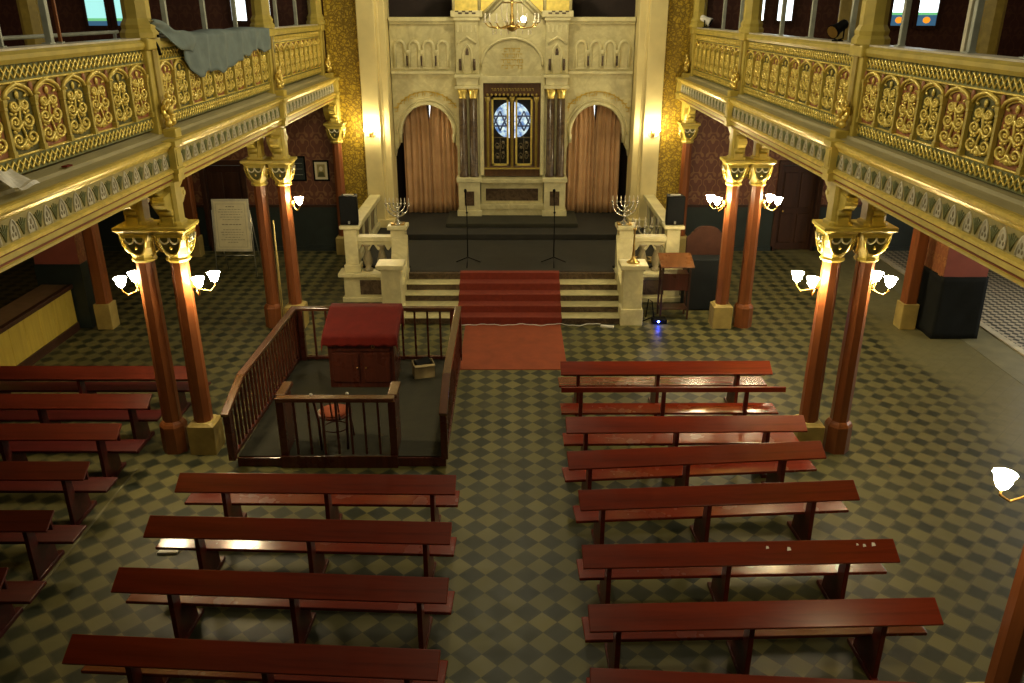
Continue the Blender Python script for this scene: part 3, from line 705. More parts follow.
        for i in range(na):
            pp = [(i * d + 0.035, z0)] + parch(i * d + 0.035, (i + 1) * d - 0.035, zs, top - zs - 0.01, 5) + [((i + 1) * d - 0.035, z0)]
            x0, x1 = sorted((-sg * 0.008, sg * 0.01))
            o = MB().prism(pp, 'x', x0, x1).build('arch_panel', M['darkgreen'] if (i + bi) % 2 == 0 else M['redpan'], t)
            o['label'] = 'dark green arch panel' if (i + bi) % 2 == 0 else 'faded red arch panel'
        for i in range(na + 1):
            if 'col' not in sc_p: sc_p['col'] = colonnette_mesh().build('colonnette', M['ochre'], t); o = sc_p['col']
            else: o = share(sc_p['col'], t)
            o.location = (-sg * 0.03, min(max(i * d, 0.035), L - 0.035), z0 - 0.005)
        pans = [o for o in bpy.data.objects if o.parent == t and o.name.startswith('arch_panel')]
        pans.sort(key=lambda o: o.data.vertices[0].co.y)
        for i in range(na):
            if 'scr' not in sc_p: sc_p['scr'] = scroll_mesh().build('scrollwork', M['gold'], pans[i]); o = sc_p['scr']
            else: o = share(sc_p['scr'], pans[i])
            o.location = (-sg * 0.022, (i + 0.5) * d, z0 + 0.015); o.rotation_euler = (0, 0, 0)
            o.scale = (1, min(1.25, d / 0.42), (top - z0 - 0.05) / 0.62)
    # ---- pillars on the balustrade
    for pi_, y in enumerate(PIL):
        lab = ('near', 'middle', 'farthest')[pi_] + ' ochre pillar rising from the %s gallery balustrade' % sd
        t = thing('gallery_pillar', lab, 'pillar', (sg * (xr + 0.05), y, ZT - 0.01), 0, 'gallery pillars')
        hh = zr - ZT + 0.01
        MB().box(-0.13, 0.13, -0.18, 0.18, 0.0, hh).build('pedestal_block', M['ochre'], t, bevel=0.012)
        MB().box(-0.155, 0.155, -0.06, 0.06, 0.30, hh - 0.14).build('raised_strip', M['ochre2'], t, bevel=0.01)
        MB().box(-0.17, 0.17, -0.20, 0.20, hh - 0.14, hh).build('cap_moulding', M['ochre'], t, bevel=0.02)
        MB().loft([octa(0.22, hh), octa(0.22, hh + 0.06), octa(0.19, hh + 0.10), octa(0.20, hh + 0.15), octa(0.16, hh + 0.22), octa(0.155, hh + 2.3)]).build('shaft', M['ochre'], t)
        k = leaf_knot(sg).build('leaf_ornament', M['brightgold'], t, loc=(-sg * 0.10, 0, 0.10)); k['label'] = 'gilded leaf ornament'
        MB().box(*sorted((-sg * 0.13, -sg * 0.30)), -0.10, 0.10, 0.0, 0.12).build('ornament_foot', M['ochre'], t, bevel=0.015)
    # ---- grey metal posts standing along the rail
    ys = {-1: (8.0, 8.85, 9.06, 11.9, 13.4, 14.9, 17.5, 19.1), 1: (7.5, 8.48, 10.02, 11.55, 13.1, 14.55, 17.2, 18.6)}[sg]
    labs = {-1: ('thin grey post nearest the viewer on the left gallery rail', 'thick grey post on the left gallery rail before the near pillar', 'thin rusty post right beside the thick grey post', 'grey post above the left end of the hanging cloth', 'grey post above the middle of the hanging cloth', 'grey post above the right end of the hanging cloth', 'grey post in the farthest left gallery bay, nearer one', 'grey post in the farthest left gallery bay, nearer the chancel'),
            1: ('grey post at the right edge of the view on the right gallery rail', 'double grey post on the right gallery rail next to the edge one', 'grey post touching the near right gallery pillar', 'grey post beside the black spotlight on the right gallery', 'grey post in the middle of the right middle bay', 'grey post beside the middle right gallery pillar', 'grey post in the farthest right gallery bay, nearer one', 'grey post in the farthest right gallery bay, nearer the chancel')}[sg]
    for y, lb in zip(ys, labs):
        w = 0.016 if 'thin' in lb else 0.032
        t = thing('metal_post', lb, 'post', (sg * (xr + 0.16), y, zr), 0, 'grey posts on the gallery rails')
        MB().box(-w, w, -w, w, 0.0, 1.9).build('post', M['greypost'] if 'rusty' not in lb else M['colred'], t, bevel=0.006)
        MB().box(-w * 1.8, min(w * 1.8, 0.03), -w * 1.8, w * 1.8, 0, 0.012).build('foot_plate', M['greypost'], t)
        if 'double' in lb: MB().box(-w, w, 0.08, 0.08 + 2 * w, 0.0, 1.9).build('post', M['ivory'], t, bevel=0.006)
# pipe rail behind the near left balustrade
t = thing('pipe_rail', 'horizontal grey pipe rail behind the nearest left gallery balustrade', 'rail', (-5.6, 8, 4.25))
MB().tube([(0, -1.5, 1.25), (0, 4.5, 1.25)], 0.025, 8).build('pipe', M['greypost'], t)
for y in (-1.4, 1.5, 4.4): MB().tube([(0, y, 0), (0, y, 1.25)], 0.022, 8).build('upright', M['greypost'], t)
# inner ochre pillars farther back on the galleries
for sg, sd in ((-1, 'left'), (1, 'right')):
    t = thing('inner_pillar', 'ochre pillar standing deep inside the %s gallery' % sd, 'pillar', (sg * 7.7, 14.2, 4.25), 0, 'pillars inside the galleries')
    MB().loft([octa(0.17, 0.3), octa(0.16, 4.2)]).build('shaft', M['ochre2'], t)
    MB().box(-0.22, 0.22, -0.22, 0.22, 0, 0.3).build('base', M['ochre2'], t, bevel=0.03)
# furniture glimpsed on the right gallery
t = thing('gallery_cabinet', 'brown wooden bench end on the far right gallery floor', 'bench', (6.95, 17.9, 4.25))
MB().box(-0.30, 0.30, -0.2, 0.2, 0.5, 0.9).build('seat', M['pedestal'], t, bevel=0.02)
MB().box(-0.30, 0.30, 0.12, 0.2, 0.9, 1.75).build('backrest', M['pedestal'], t, bevel=0.02)
for x in (-0.27, 0.21): MB().box(x, x + 0.06, -0.2, 0.2, 0, 0.5).build('leg', M['pedestal'], t)

# cloth hung over the rail of the left gallery
m = MB(); random.seed(3)
ca = onx(176, 30, -4.42)[1]; cb = onx(271, 26, -4.42)[1]
def drop(u): 
    return 0.57 - 0.08 * u - (0.14 if 0.48 < u < 0.99 else 0.0) * min(1, (u - 0.48) * 9) + 0.03 * sin(u * 23) + 0.02 * sin(u * 61) - (0.25 * (1 - u / 0.10) if u < 0.10 else 0)
def clo(u, v):
    y = ca + (cb - ca) * u; d = drop(u); s = v * (d + 0.2)
    if s < 0.2: x, z = -4.72 + s * 1.3, 5.505 + 0.012 * sin(u * 19)
    else:
        q = (s - 0.2); x, z = -4.395 + 0.020 * sin(u * 34 + v * 3) + 0.012 * sin(u * 71), 5.49 - q
        y += 0.03 * sin(u * 14) * v + 0.10 * v * (1 - u)
    return (x, y, z)
m.grid(clo, 60, 16)
ct = thing('hanging_cloth', 'grey blue cloth draped over the left gallery rail', 'cloth', (0, 0, 0))
m.build('draped_sheet', M['bluecloth'], ct, solid=0.012)
m = MB(); y0 = onx(147, 18, -4.42)[1] 
def corner(u, v):
    y = y0 - 0.05 + u * (ca - y0 + 0.45); zt = 5.68 - 0.20 * u + 0.02 * sin(u * 9); h = 0.05 + 0.20 * sin(min(1, u * 1.1) * pi * 0.6)
    return (-4.36 + 0.03 * sin(v * 5 + u * 6), y, zt - v * h)
m.grid(corner, 16, 8); m.build('raised_corner', M['bluecloth'], ct, solid=0.012)

# scraps on the left ledge
m = MB(); q = onz(13, 186, 4.36)
def pap(u, v): return (0.22 * (u - 0.5) * 1.3, 0.30 * (v - 0.5) - 0.05 * u, 0.02 + 0.03 * sin(u * 5 + 1) * sin(v * 6) + 0.03 * (u > 0.8))
m.grid(pap, 8, 8, smooth=False); o = m.build('crumpled_paper', M['white'], loc=(-4.34, q[1], 4.40), solid=0.004); o.rotation_euler = (0, radians(32), 0)
tag(o, 'crumpled white paper lying on the near left gallery ledge', 'paper')
q = onz(65, 166, 4.36)
tag(MB().prism([(-0.03, -0.05), (0.02, -0.04), (0.03, 0.05), (-0.02, 0.06)], 'z', 0, 0.015).build('red_scrap', M['velvet'], loc=(-4.40, q[1], 4.353)), 'small red scrap lying on the left gallery ledge', 'scrap')
# spotlights and clamp on the rails
def spotlight(label, x, y, z, yaw, body, lens):
    t = thing('spotlight', label, 'spotlight', (x, y, z), yaw)
    MB().box(-0.05, 0.05, -0.05, 0.05, 0, 0.02).build('base', M['black'], t)
    MB().tube([(-0.085, 0, 0.16), (-0.085, 0, 0.04), (0, 0, 0.015), (0.085, 0, 0.04), (0.085, 0, 0.16)], 0.011, 6).build('yoke', M['black'], t)
    b = MB().lathe([(0.045, -0.13), (0.065, -0.10), (0.068, 0.03), (0.088, 0.10), (0.09, 0.13)], 14).build('housing', body, t, loc=(0, 0, 0.17)); b.rotation_euler = (radians(115), 0, 0)
    l = MB().lathe([(0.001, 0.131), (0.08, 0.131)], 14, caps=False).build('lens', lens, t, loc=(0, 0, 0.17)); l.rotation_euler = (radians(115), 0, 0)
    return t
q = onx(842, 40, 4.33); spotlight('black spotlight clamped to the right gallery rail by the near pillar', 4.27, q[1], 5.405, radians(-60), M['black'], M['brass'])
q = onx(697, 27, 4.36); spotlight('white spotlight on the far end of the right gallery rail', 4.38, 20.0, 5.405, radians(60), M['white'], M['black'])
q = onx(153, 40, -4.42)
t = thing('cable_clamp', 'small black clamp on the left rail beside the near pillar', 'clamp', (-4.42, q[1], 5.36))
MB().box(-0.03, 0.10, -0.05, 0.05, 0.115, 0.15).build('jaw', M['black'], t, bevel=0.01); MB().tube([(0, 0, 0.12), (0.05, 0, 0), (0.05, 0.03, -0.09)], 0.02, 6).build('screw', M['black'], t)

# ================================================================ WALL LAMPS
def tulip(n=12):
    m = MB(); return m.lathe([(0.016, 0.0), (0.040, 0.02), (0.058, 0.06), (0.066, 0.10), (0.084, 0.13), (0.078, 0.13), (0.02, 0.105), (0.001, 0.105)], n, caps=False)
SH = []
def sconce(label, x, y, z, dirs, group='lamps on the columns', sc=1.0):
    t = thing('wall_lamp', label, 'lamp', (x, y, z), 0, group)
    dx = sum(d[0] for d in dirs) / len(dirs); dy = sum(d[1] for d in dirs) / len(dirs); n = hypot(dx, dy); ux, uy = dx / n, dy / n
    MB().lathe([(0.045, -0.06), (0.05, 0.0), (0.045, 0.06)], 10).build('backplate', M['brass'], t)
    for d in dirs:
        am = MB().tube([(ux * 0.03, uy * 0.03, 0), (d[0] * 0.3, d[1] * 0.3, -0.09), (d[0] * 0.75, d[1] * 0.75, -0.12), (d[0], d[1], -0.05), (d[0], d[1], 0.01)], 0.010, 6).build('arm', M['brass'], t)
        if SH: o = share(SH[0], am, (d[0], d[1], 0.0))
        else: o = tulip().build('shade', M['shade'], am, (d[0], d[1], 0.0)); SH.append(o)
    return t
for sg, sd in ((-1, 'left'), (1, 'right')):
    cx = CX[sg]
    sconce('twin tulip lamp on the nave side of the near %s column pair' % sd, sg * (cx - 0.13), 10.38, 2.44, [(-sg * 0.12, -0.16), (-sg * 0.24, 0.08)])
    sconce('twin tulip lamp on the aisle side of the near %s column pair' % sd, sg * (cx + SEP + 0.13), 10.38, 2.44, [(sg * 0.19, -0.16), (sg * 0.11, 0.08)])
    sconce('tulip lamp on the nave side of the far %s column pair' % sd, sg * (CF[sg] - 0.13), 15.23, 2.44, [(-sg * 0.18, -0.14), (-sg * 0.26, 0.08)] if sg > 0 else [(-sg * 0.16, -0.10)])
    if sg > 0: sconce('tulip lamp on the aisle side of the far right column pair', sg * (CF[sg] + SEP + 0.13), 15.23, 2.44, [(sg * 0.24, -0.14), (sg * 0.16, 0.10)])
sconce('tulip lamp at the right edge of the view, on the cut off column', 3.95, 5.25, 2.57, [(-0.40, -0.10)])
for sg, sd in ((-1, 'left'), (1, 'right')):
    t = thing('candle_lamp', 'twin candle lamp on the cream chancel pier at %s' % sd, 'lamp', (sg * 3.40, 20.35, 3.02), 0, 'lamps on the chancel piers')
    MB().lathe([(0.05, -0.08), (0.06, 0), (0.05, 0.08)], 10, (0, -0.01, 0)).build('backplate', M['brass'], t)
    for s in (-1, 1):
        MB().tube([(0, -0.03, -0.02), (s * 0.06, -0.10, -0.09), (s * 0.13, -0.14, -0.03), (s * 0.13, -0.14, 0.02)], 0.010, 6).build('arm', M['brass'], t)
        MB().lathe([(0.02, 0.02), (0.018, 0.07)], 8, (s * 0.13, -0.14, 0)).build('candle', M['candle'], t)
        MB().blob((s * 0.13, -0.14, 0.10), (0.02, 0.02, 0.035), 8, 6).build('bulb', M['candlebulb'], t)

# ================================================================ ARK
YA = 20.9
ark = thing('torah_ark', 'tall cream marble ark wall with brown columns and gilded central doors', 'ark', (0, YA, 0.93))
def az(py, Y=YA): return ony(512, py, Y)[2] - 0.93
def ax(px, py, Y=YA): return ony(px, py, Y)[0]
ZS, ZK, ZTOP = az(73), az(17), az(17)
zst = az(135); rad = 0.645; xc = 2.10; zap = zst + 0.72
for sg in (-1, 1):
    # wing with arched opening and stepped corbels
    def q(d): return sg * d
    arcp = [(xc + rad * cos(pi * i / 16), zst + (zap - zst) * sin(pi * i / 16)) for i in range(17)]
    outer = [(1.30, -0.10), (1.30, ZTOP), (2.93, ZTOP), (2.93, az(157))]
    cor = [(2.93, az(157)), (2.86, az(152)), (2.84, az(146)), (2.78, az(143)), (2.76, zst - 0.01)]
    # path: up the right side of the opening, across the arch, down the left side
    poly = [(1.36, -0.10), (1.36, az(150)), (1.42, az(143)), (1.44, zst)] + arcp[::-1] + [(xc + rad + 0.02, zst - 0.02)] + [(2.80, az(141)), (2.83, az(147)), (2.90, az(152)), (2.93, az(158))] + [(2.93, ZTOP), (1.28, ZTOP), (1.28, -0.10)]
    MB().prism([(q(a), z) for a, z in poly], 'y', 0.10, 0.40).build('wing_wall', M['marble'], ark)
    rg = MB(); rg.tube([(q(a), 0.09, z) for a, z in [(1.44, az(143)), (1.45, zst)] + [(xc + (rad + 0.03) * cos(pi - pi * i / 18), zst + (zap - zst + 0.03) * sin(pi * i / 18)) for i in range(19)] + [(2.78, az(143))]], 0.045, 8)
    rg.tube([(q(xc + (rad + 0.12) * cos(pi - pi * i / 18)), 0.10, zst + (zap - zst + 0.12) * sin(pi * i / 18)) for i in range(19)], 0.022, 6)
    rg.build('arch_ring', M['marble2'], ark)
    lt = MB(); random.seed(11)   # gilded carved letters over the arch
    for i in range(15):
        a = radians(38 + i * 7.4); rr = rad + 0.30
        c = (q(xc + (rr) * cos(a) * 1.0), 0.085, zst + (zap - zst + 0.26) * sin(a))
        w = 0.036
        lt.box(c[0] - w - 0.03, c[0] + w + 0.03, 0.08, 0.102, c[2] + 0.035, c[2] + 0.055)
        if i % 3 != 1: lt.box(c[0] + w - 0.014, c[0] + w, 0.08, 0.102, c[2] - 0.05, c[2] + 0.05)
        if i % 2: lt.box(c[0] - w, c[0] - w + 0.014, 0.08, 0.102, c[2] - 0.05, c[2] + 0.02)
        if i % 4 == 0: lt.box(c[0] - w, c[0] + w, 0.08, 0.102, c[2] - 0.05, c[2] - 0.036)
    lt.tube([(q(xc + (rad + 0.30) * cos(radians(36 + i * 7.4))), 0.098, zst + (zap - zst + 0.26) * sin(radians(36 + i * 7.4)) + 0.045) for i in range(16)], 0.012, 5)
    lt.build('arch_inscription', M['letters'], ark)
    x0, x1 = sorted((q(1.28), q(2.93)))
    MB().box(x0, x1, 0.02, 0.3, ZS - 0.03, ZS + 0.04).build('string_course', M['marble2'], ark, bevel=0.012)
    c = MB(); c.box(x0, x1, 0.0, 0.42, ZK - 0.10, ZK); c.box(x0, x1, 0.05, 0.42, ZK - 0.16, ZK - 0.10)
    c.build('wing_cornice', M['marble2'], ark, bevel=0.015)
    zb_, zt_ = az(67.5), az(41)
    for i in range(4):   # blind arcade
        xx = 1.665 + i * 0.345
        p = parch(0, 0.24, 0, 0.12, 6)
        p = [(xx - 0.12, zb_)] + [(xx + 0.12 * cos(pi - pi * k / 10), zt_ - 0.14 + 0.14 * sin(pi * k / 10)) for k in range(11)] + [(xx + 0.12, zb_)]
        n_ = MB(); n_.tube([(q(a), 0.085, z) for a, z in p], 0.036, 6); n_.box(*sorted((q(xx - 0.13), q(xx + 0.13))), 0.06, 0.11, zb_ - 0.035, zb_ - 0.005)
        n_.build('blind_arch', M['marble2'], ark)
        if i < 3:
            xm = xx + 0.172
            MB().lathe([(0.028, az(66)), (0.026, az(56))], 8, (q(xm), 0.085, 0)).build('arcade_colonnette', M['darkmarble'], ark)
            MB().lathe([(0.03, az(56)), (0.06, az(53)), (0.07, az(50))], 8, (q(xm), 0.09, 0)).build('corbel', M['marble2'], ark)
    # pedestal, paired columns, entablature, niche tower
    pc = 1.07
    def bx(m, a, b, y0, y1, z0, z1, mat=0): x0, x1 = sorted((q(a), q(b))); return m.box(x0, x1, y0, y1, z0, z1, mat)
    p = MB(); bx(p, pc - 0.31, pc + 0.31, -0.34, 0.1, 0.0, 0.14); bx(p, pc - 0.27, pc + 0.27, -0.30, 0.1, 0.14, az(179)); bx(p, pc - 0.31, pc + 0.31, -0.34, 0.1, az(180), az(175.5))
    p.build('column_pedestal', M['marble2'], ark, bevel=0.012)
    p = MB(); bx(p, pc - 0.12, pc + 0.12, -0.312, -0.28, az(203), az(189)); p.build('pedestal_panel', M['darkmarble'], ark)
    bk = MB(); bx(bk, pc - 0.29, pc + 0.29, 0.0, 0.1, az(176), az(84)); bx(bk, pc - 0.03, pc + 0.03, -0.05, 0.1, az(176), az(87)); bk.build('back_pilaster', M['marble'], ark)
    for s in (-0.125, 0.125):
        MB().lathe([(0.118, az(175.5)), (0.118, az(174)), (0.102, az(172)), (0.096, az(98))], 14, (q(pc + s), -0.14, 0)).build('marble_column', M['darkmarble'], ark)
        MB().lathe([(0.085, az(98)), (0.10, az(97)), (0.085, az(95.5)), (0.115, az(91)), (0.135, az(87.8))], 12, (q(pc + s), -0.14, 0)).build('gilded_capital', M['brightgold'], ark)
    p = MB(); bx(p, pc - 0.30, pc + 0.30, -0.31, 0.1, az(88), az(85)); bx(p, pc - 0.26, pc + 0.26, -0.27, 0.1, az(85), az(77)); bx(p, pc - 0.31, pc + 0.31, -0.32, 0.1, az(77), az(74))
    p.build('entablature_block', M['marble2'], ark, bevel=0.012)
    p = MB(); bx(p, pc - 0.27, pc + 0.27, -0.12, 0.3, az(74), az(17)); p.build('niche_tower', M['marble'], ark, bevel=0.01)
    n_ = MB(); n_.tube([(q(pc - 0.22), -0.14, az(43)), (q(pc), -0.15, az(36.5)), (q(pc + 0.22), -0.14, az(43))], 0.028, 6)
    pp = [(pc - 0.11, az(72))] + parch(pc - 0.11, pc + 0.11, az(55), 0.24, 6) + [(pc + 0.11, az(72))]
    n_.tube([(q(a), -0.13, z) for a, z in pp], 0.024, 6); n_.build('niche_gable', M['marble2'], ark)
    n_ = MB(); n_.prism([(q(a), z) for a, z in [(pc - 0.04, az(55))] + parch(pc - 0.04, pc + 0.04, az(52), 0.10, 4) + [(pc + 0.04, az(55))]], 'y', -0.128, -0.12); n_.build('niche_slit', M['darkmarble'], ark)
    for s in (-0.17, 0.17): MB().lathe([(0.03, az(70)), (0.028, az(58.5))], 8, (q(pc + s), -0.14, 0)).build('niche_colonnette', M['darkmarble'], ark)
    fl = MB()
    for k in range(5): bx(fl, pc - 0.23 + k * 0.105, pc - 0.19 + k * 0.105, -0.135, -0.1, az(32), az(25))
    bx(fl, pc - 0.30, pc + 0.30, -0.16, 0.3, az(20.5), az(17)); fl.build('tower_cornice', M['marble2'], ark, bevel=0.008)
    tt = MB(); bx(tt, pc - 0.37, pc + 0.37, -0.18, 0.4, az(17), az(10.5))
    tt.build('turret_base', M['marble2'], ark, bevel=0.015)
    sl = MB()
    for k in range(3):
        bx(sl, pc - 0.22 + k * 0.16, pc - 0.13 + k * 0.16, -0.186, -0.17, az(14), az(12.3)); bx(sl, pc - 0.14 + k * 0.16, pc - 0.06 + k * 0.16, -0.186, -0.17, az(12), az(10.6))
    sl.build('turret_slots', M['darkmarble'], ark)
    tt = MB(); bx(tt, pc - 0.29, pc + 0.29, -0.10, 0.35, az(10.5), az(-30)); tt.build('gilded_turret', M['mosaic2'] if 'mosaic2' in M else M['gold'], ark)
    e = MB()
    for s in (-0.30, 0.30): e.lathe([(0.035, az(10.5)), (0.035, az(-30))], 8, (q(pc + s), -0.10, 0))
    e.build('turret_shafts', M['marble2'], ark)
    tt = MB(); bx(tt, 0.30, pc - 0.33, 0.25, 0.35, az(17), az(-30)); tt.build('gilded_backing', M['gold'], ark)
# centre
c = MB()
gz = az(17); apex = az(-14)
c.prism([(-0.72, az(83)), (0.72, az(83)), (0.72, gz), (0, apex), (-0.72, gz)], 'y', 0.0, 0.3)
c.box(-0.85, 0.85, 0.02, 0.3, az(83), gz)
c.build('gable_wall', M['marble'], ark)
c = MB(); c.tube([(-0.76, -0.03, gz - 0.02), (0, -0.03, apex + 0.03), (0.76, -0.03, gz - 0.02)], 0.05, 4); c.tube([(-0.66, -0.02, gz - 0.06), (0, -0.02, apex - 0.10), (0.66, -0.02, gz - 0.06)], 0.028, 4)
c.build('gable_moulding', M['marble2'], ark)
c = MB(); c.tube([(0.74 * cos(pi - pi * i / 20), -0.02, az(66) + (az(38) - az(66)) * sin(pi * i / 20)) for i in range(21)], 0.032, 6)
c.build('tympanum_arch', M['marble2'], ark)
c = MB(); random.seed(5)
for rr, (w, n_) in enumerate(((0.20, 5), (0.26, 6), (0.27, 7), (0.26, 6))):
    for i in range(n_):
        x = -w + 2 * w * (i + 0.5) / n_; z = az(50 + rr * 5.6); s = 0.032
        c.box(x - s, x + s, -0.014, 0.0, z + 0.030, z + 0.044)
        if (i + rr) % 3: c.box(x + s - 0.012, x + s, -0.014, 0.0, z - 0.04, z + 0.04)
        if (i * 2 + rr) % 3 == 0: c.box(x - s, x - s + 0.012, -0.014, 0.0, z - 0.04, z + 0.04)
        if (i + rr) % 4 == 0: c.box(x - s, x + s, -0.014, 0.0, z - 0.042, z - 0.03)
c.box(-0.33, 0.33, -0.004, 0.002, az(70), az(47), 1)
c.build('gilded_inscription', [M['letters'], M['marble']], ark)
c = MB(); c.box(-0.80, -0.70, -0.06, 0.3, az(175), az(74)).box(0.70, 0.80, -0.06, 0.3, az(175), az(74)).box(-0.80, 0.80, -0.05, 0.3, az(83), az(76))
c.build('door_surround', M['marble2'], ark, bevel=0.012)
c = MB(); c.box(-0.82, 0.82, -0.30, 0.4, az(181), az(177)); c.box(-0.78, 0.78, -0.18, 0.4, az(202), az(181)); c.box(-0.80, 0.80, -0.26, 0.4, az(207), az(202)); c.box(-0.80, 0.80, -0.24, 0.4, 0.0, az(207))
c.build('ark_base', M['marble'], ark, bevel=0.012)
MB().box(-0.66, 0.66, -0.19, -0.15, az(199), az(187)).build('base_panel', M['darkmarble'], ark)
fr = MB(); fr.box(-0.70, -0.52, 0.02, 0.3, az(168), az(83)).box(0.52, 0.70, 0.02, 0.3, az(168), az(83)).box(-0.70, 0.70, 0.0, 0.3, az(95), az(83)).box(-0.06, 0.06, 0.06, 0.16, az(168), az(95)).box(-0.70, 0.70, 0.0, 0.5, az(176.5), az(166))
fr.build('door_frame', M['arkwood'], ark, bevel=0.01)
fr = MB(); fr.box(-0.70, 0.70, -0.05, 0.05, az(169), az(167.5))
for x in (-0.60, 0.0, 0.60): fr.lathe([(0.035, az(167)), (0.03, az(103)), (0.06, az(100)), (0.07, az(97))], 10, (x, 0.02, 0))
for i in range(13): fr.blob((-0.60 + i * 0.10, -0.005, az(94.8)), (0.032, 0.02, 0.035), 6, 4)
random.seed(9)
for i in range(15): 
    x = -0.5 + i * 0.07; fr.box(x, x + 0.045, -0.012, 0.01, az(89), az(88.2)); fr.box(x + 0.033, x + 0.045, -0.012, 0.01, az(91), az(88.2))
    if i % 2: fr.box(x, x + 0.01, -0.012, 0.01, az(91), az(88.2))
fr.build('gilded_ornament', M['ochre2'], ark)
for sg in (-1, 1):
    xa, xb = sorted((sg * 0.085, sg * 0.505)); zb_, zt_ = az(166), az(98)
    d = MB(); w = 0.045
    d.box(xa, xa + w, 0.07, 0.12, zb_, zt_).box(xb - w, xb, 0.07, 0.12, zb_, zt_).box(xa, xb, 0.07, 0.12, zb_, zb_ + w).box(xa, xb, 0.07, 0.12, zt_ - w, zt_)
    dr = d.build('ark_door', M['gold'], ark)
    MB().box(xa + w, xb - w, 0.10, 0.106, zb_ + w, zt_ - w).build('glass_pane', M['glass'], dr)
    xm, zm = (xa + xb) / 2, az(121.5); r_ = 0.185
    s_ = MB()
    for k in (0, 1):
        tri = [(xm + r_ * cos(pi / 2 + k * pi + j * 2 * pi / 3), 0.085, zm + r_ * 1.28 * sin(pi / 2 + k * pi + j * 2 * pi / 3)) for j in range(3)]
        for j in range(3): s_.tube([tri[j], tri[(j + 1) % 3]], 0.021, 5)
    s_.tube([(xa + w, 0.085, zm), (xm - r_ * 0.6, 0.085, zm)], 0.008, 4); s_.tube([(xm + r_ * 0.6, 0.085, zm), (xb - w, 0.085, zm)], 0.008, 4)
    s_.build('leaded_star', M['blueglass'], dr)
    gr = MB()
    for zc in (az(147), az(157)):
        for s in (-1, 1):
            gr.tube([(xm + s * 0.07 + 0.06 * (1 - i / 18) * cos(i * 0.55) * s, 0.08, zc + 0.10 * (1 - i / 18) * sin(i * 0.55)) for i in range(15)], 0.012, 5)
    gr.tube([(xm, 0.08, zb_ + w), (xm, 0.08, az(139))], 0.012, 5)
    for k in range(4): gr.blob((xm + (-1) ** k * 0.07, 0.08, az(143 + k * 5)), (0.05, 0.012, 0.04), 6, 4)
    gr.tube([(xa + w, 0.08, az(138)), (xb - w, 0.08, az(138))], 0.014, 5)
    gr.build('scroll_grille', M['ironwork'], dr)
MB().box(-0.52, 0.52, 0.16, 0.2, az(166), az(139)).build('inner_shelf_back', M['darkwall'], ark)
rw = MB(); zc = az(122); RR = 0.46
rw.prism([(RR * cos(2 * pi * i / 40), zc + RR * 0.98 * sin(2 * pi * i / 40)) for i in range(40)], 'y', 0.30, 0.32); rw.build('round_window', M['roundglass'], ark)
MB().box(-0.72, 0.72, 0.34, 0.38, az(176), az(83)).build('ark_interior', M['darkwall'], ark)

# curtains in the side arches, lancet windows behind them
def curtain(label, x0, x1, yb, z0, fn_top, slit):
    m = MB(); nf = int(abs(x1 - x0) / 0.075)
    def f(u, v):
        x = x0 + (x1 - x0) * u; z = z0 + (fn_top(x) - z0) * v
        if slit: 
            e = slit * max(0.0, v - 0.78) / 0.22; x = x - (e * u if slit > 0 else e * (1 - u))
        amp = 0.035 * (1.1 - 0.35 * v)
        return (x, yb + amp * sin(u * nf * 2 * pi / 1.6 + 0.6 * sin(v * 2.2 + u * 7)) + 0.012 * sin(u * 50), z)
    m.grid(f, nf * 7, 10); t = m.build('curtain', M['curtain'], solid=0.008)
    tag(t, label, 'curtain', 'dusty pink curtains in the side arches'); return t
zA = 0.93 + zst
for sg, sd in ((-1, 'left'), (1, 'right')):
    top = lambda x, s=sg: 0.93 + zap + 0.12
    for side, (a, b) in enumerate(((1.38, 2.095), (2.105, 2.76))):
        x0, x1 = sorted((sg * a, sg * b)); left_half = (x0 + x1) / 2 < sg * 2.1
        lb = 'dusty pink curtain, %s half of the %s arch beside the ark' % ('left' if left_half else 'right', sd)
        curtain(lb, x0, x1, YA + 0.5, 0.84, top, 0.06 if left_half else -0.06)
    f = MB(); xx = sg * 2.1
    f.box(xx - 0.16, xx - 0.07, 22.3, 22.4, 2.2, 4.4).box(xx + 0.07, xx + 0.16, 22.3, 22.4, 2.2, 4.4).box(xx - 0.16, xx + 0.16, 22.3, 22.4, 2.12, 2.2)
    o = struct('window_%d' % (9 + (sg > 0)), f, M['darkwood'])
    MB().box(xx - 0.07, xx + 0.07, 22.34, 22.36, 2.2, 4.4).build('pane', M['daylight'], o)

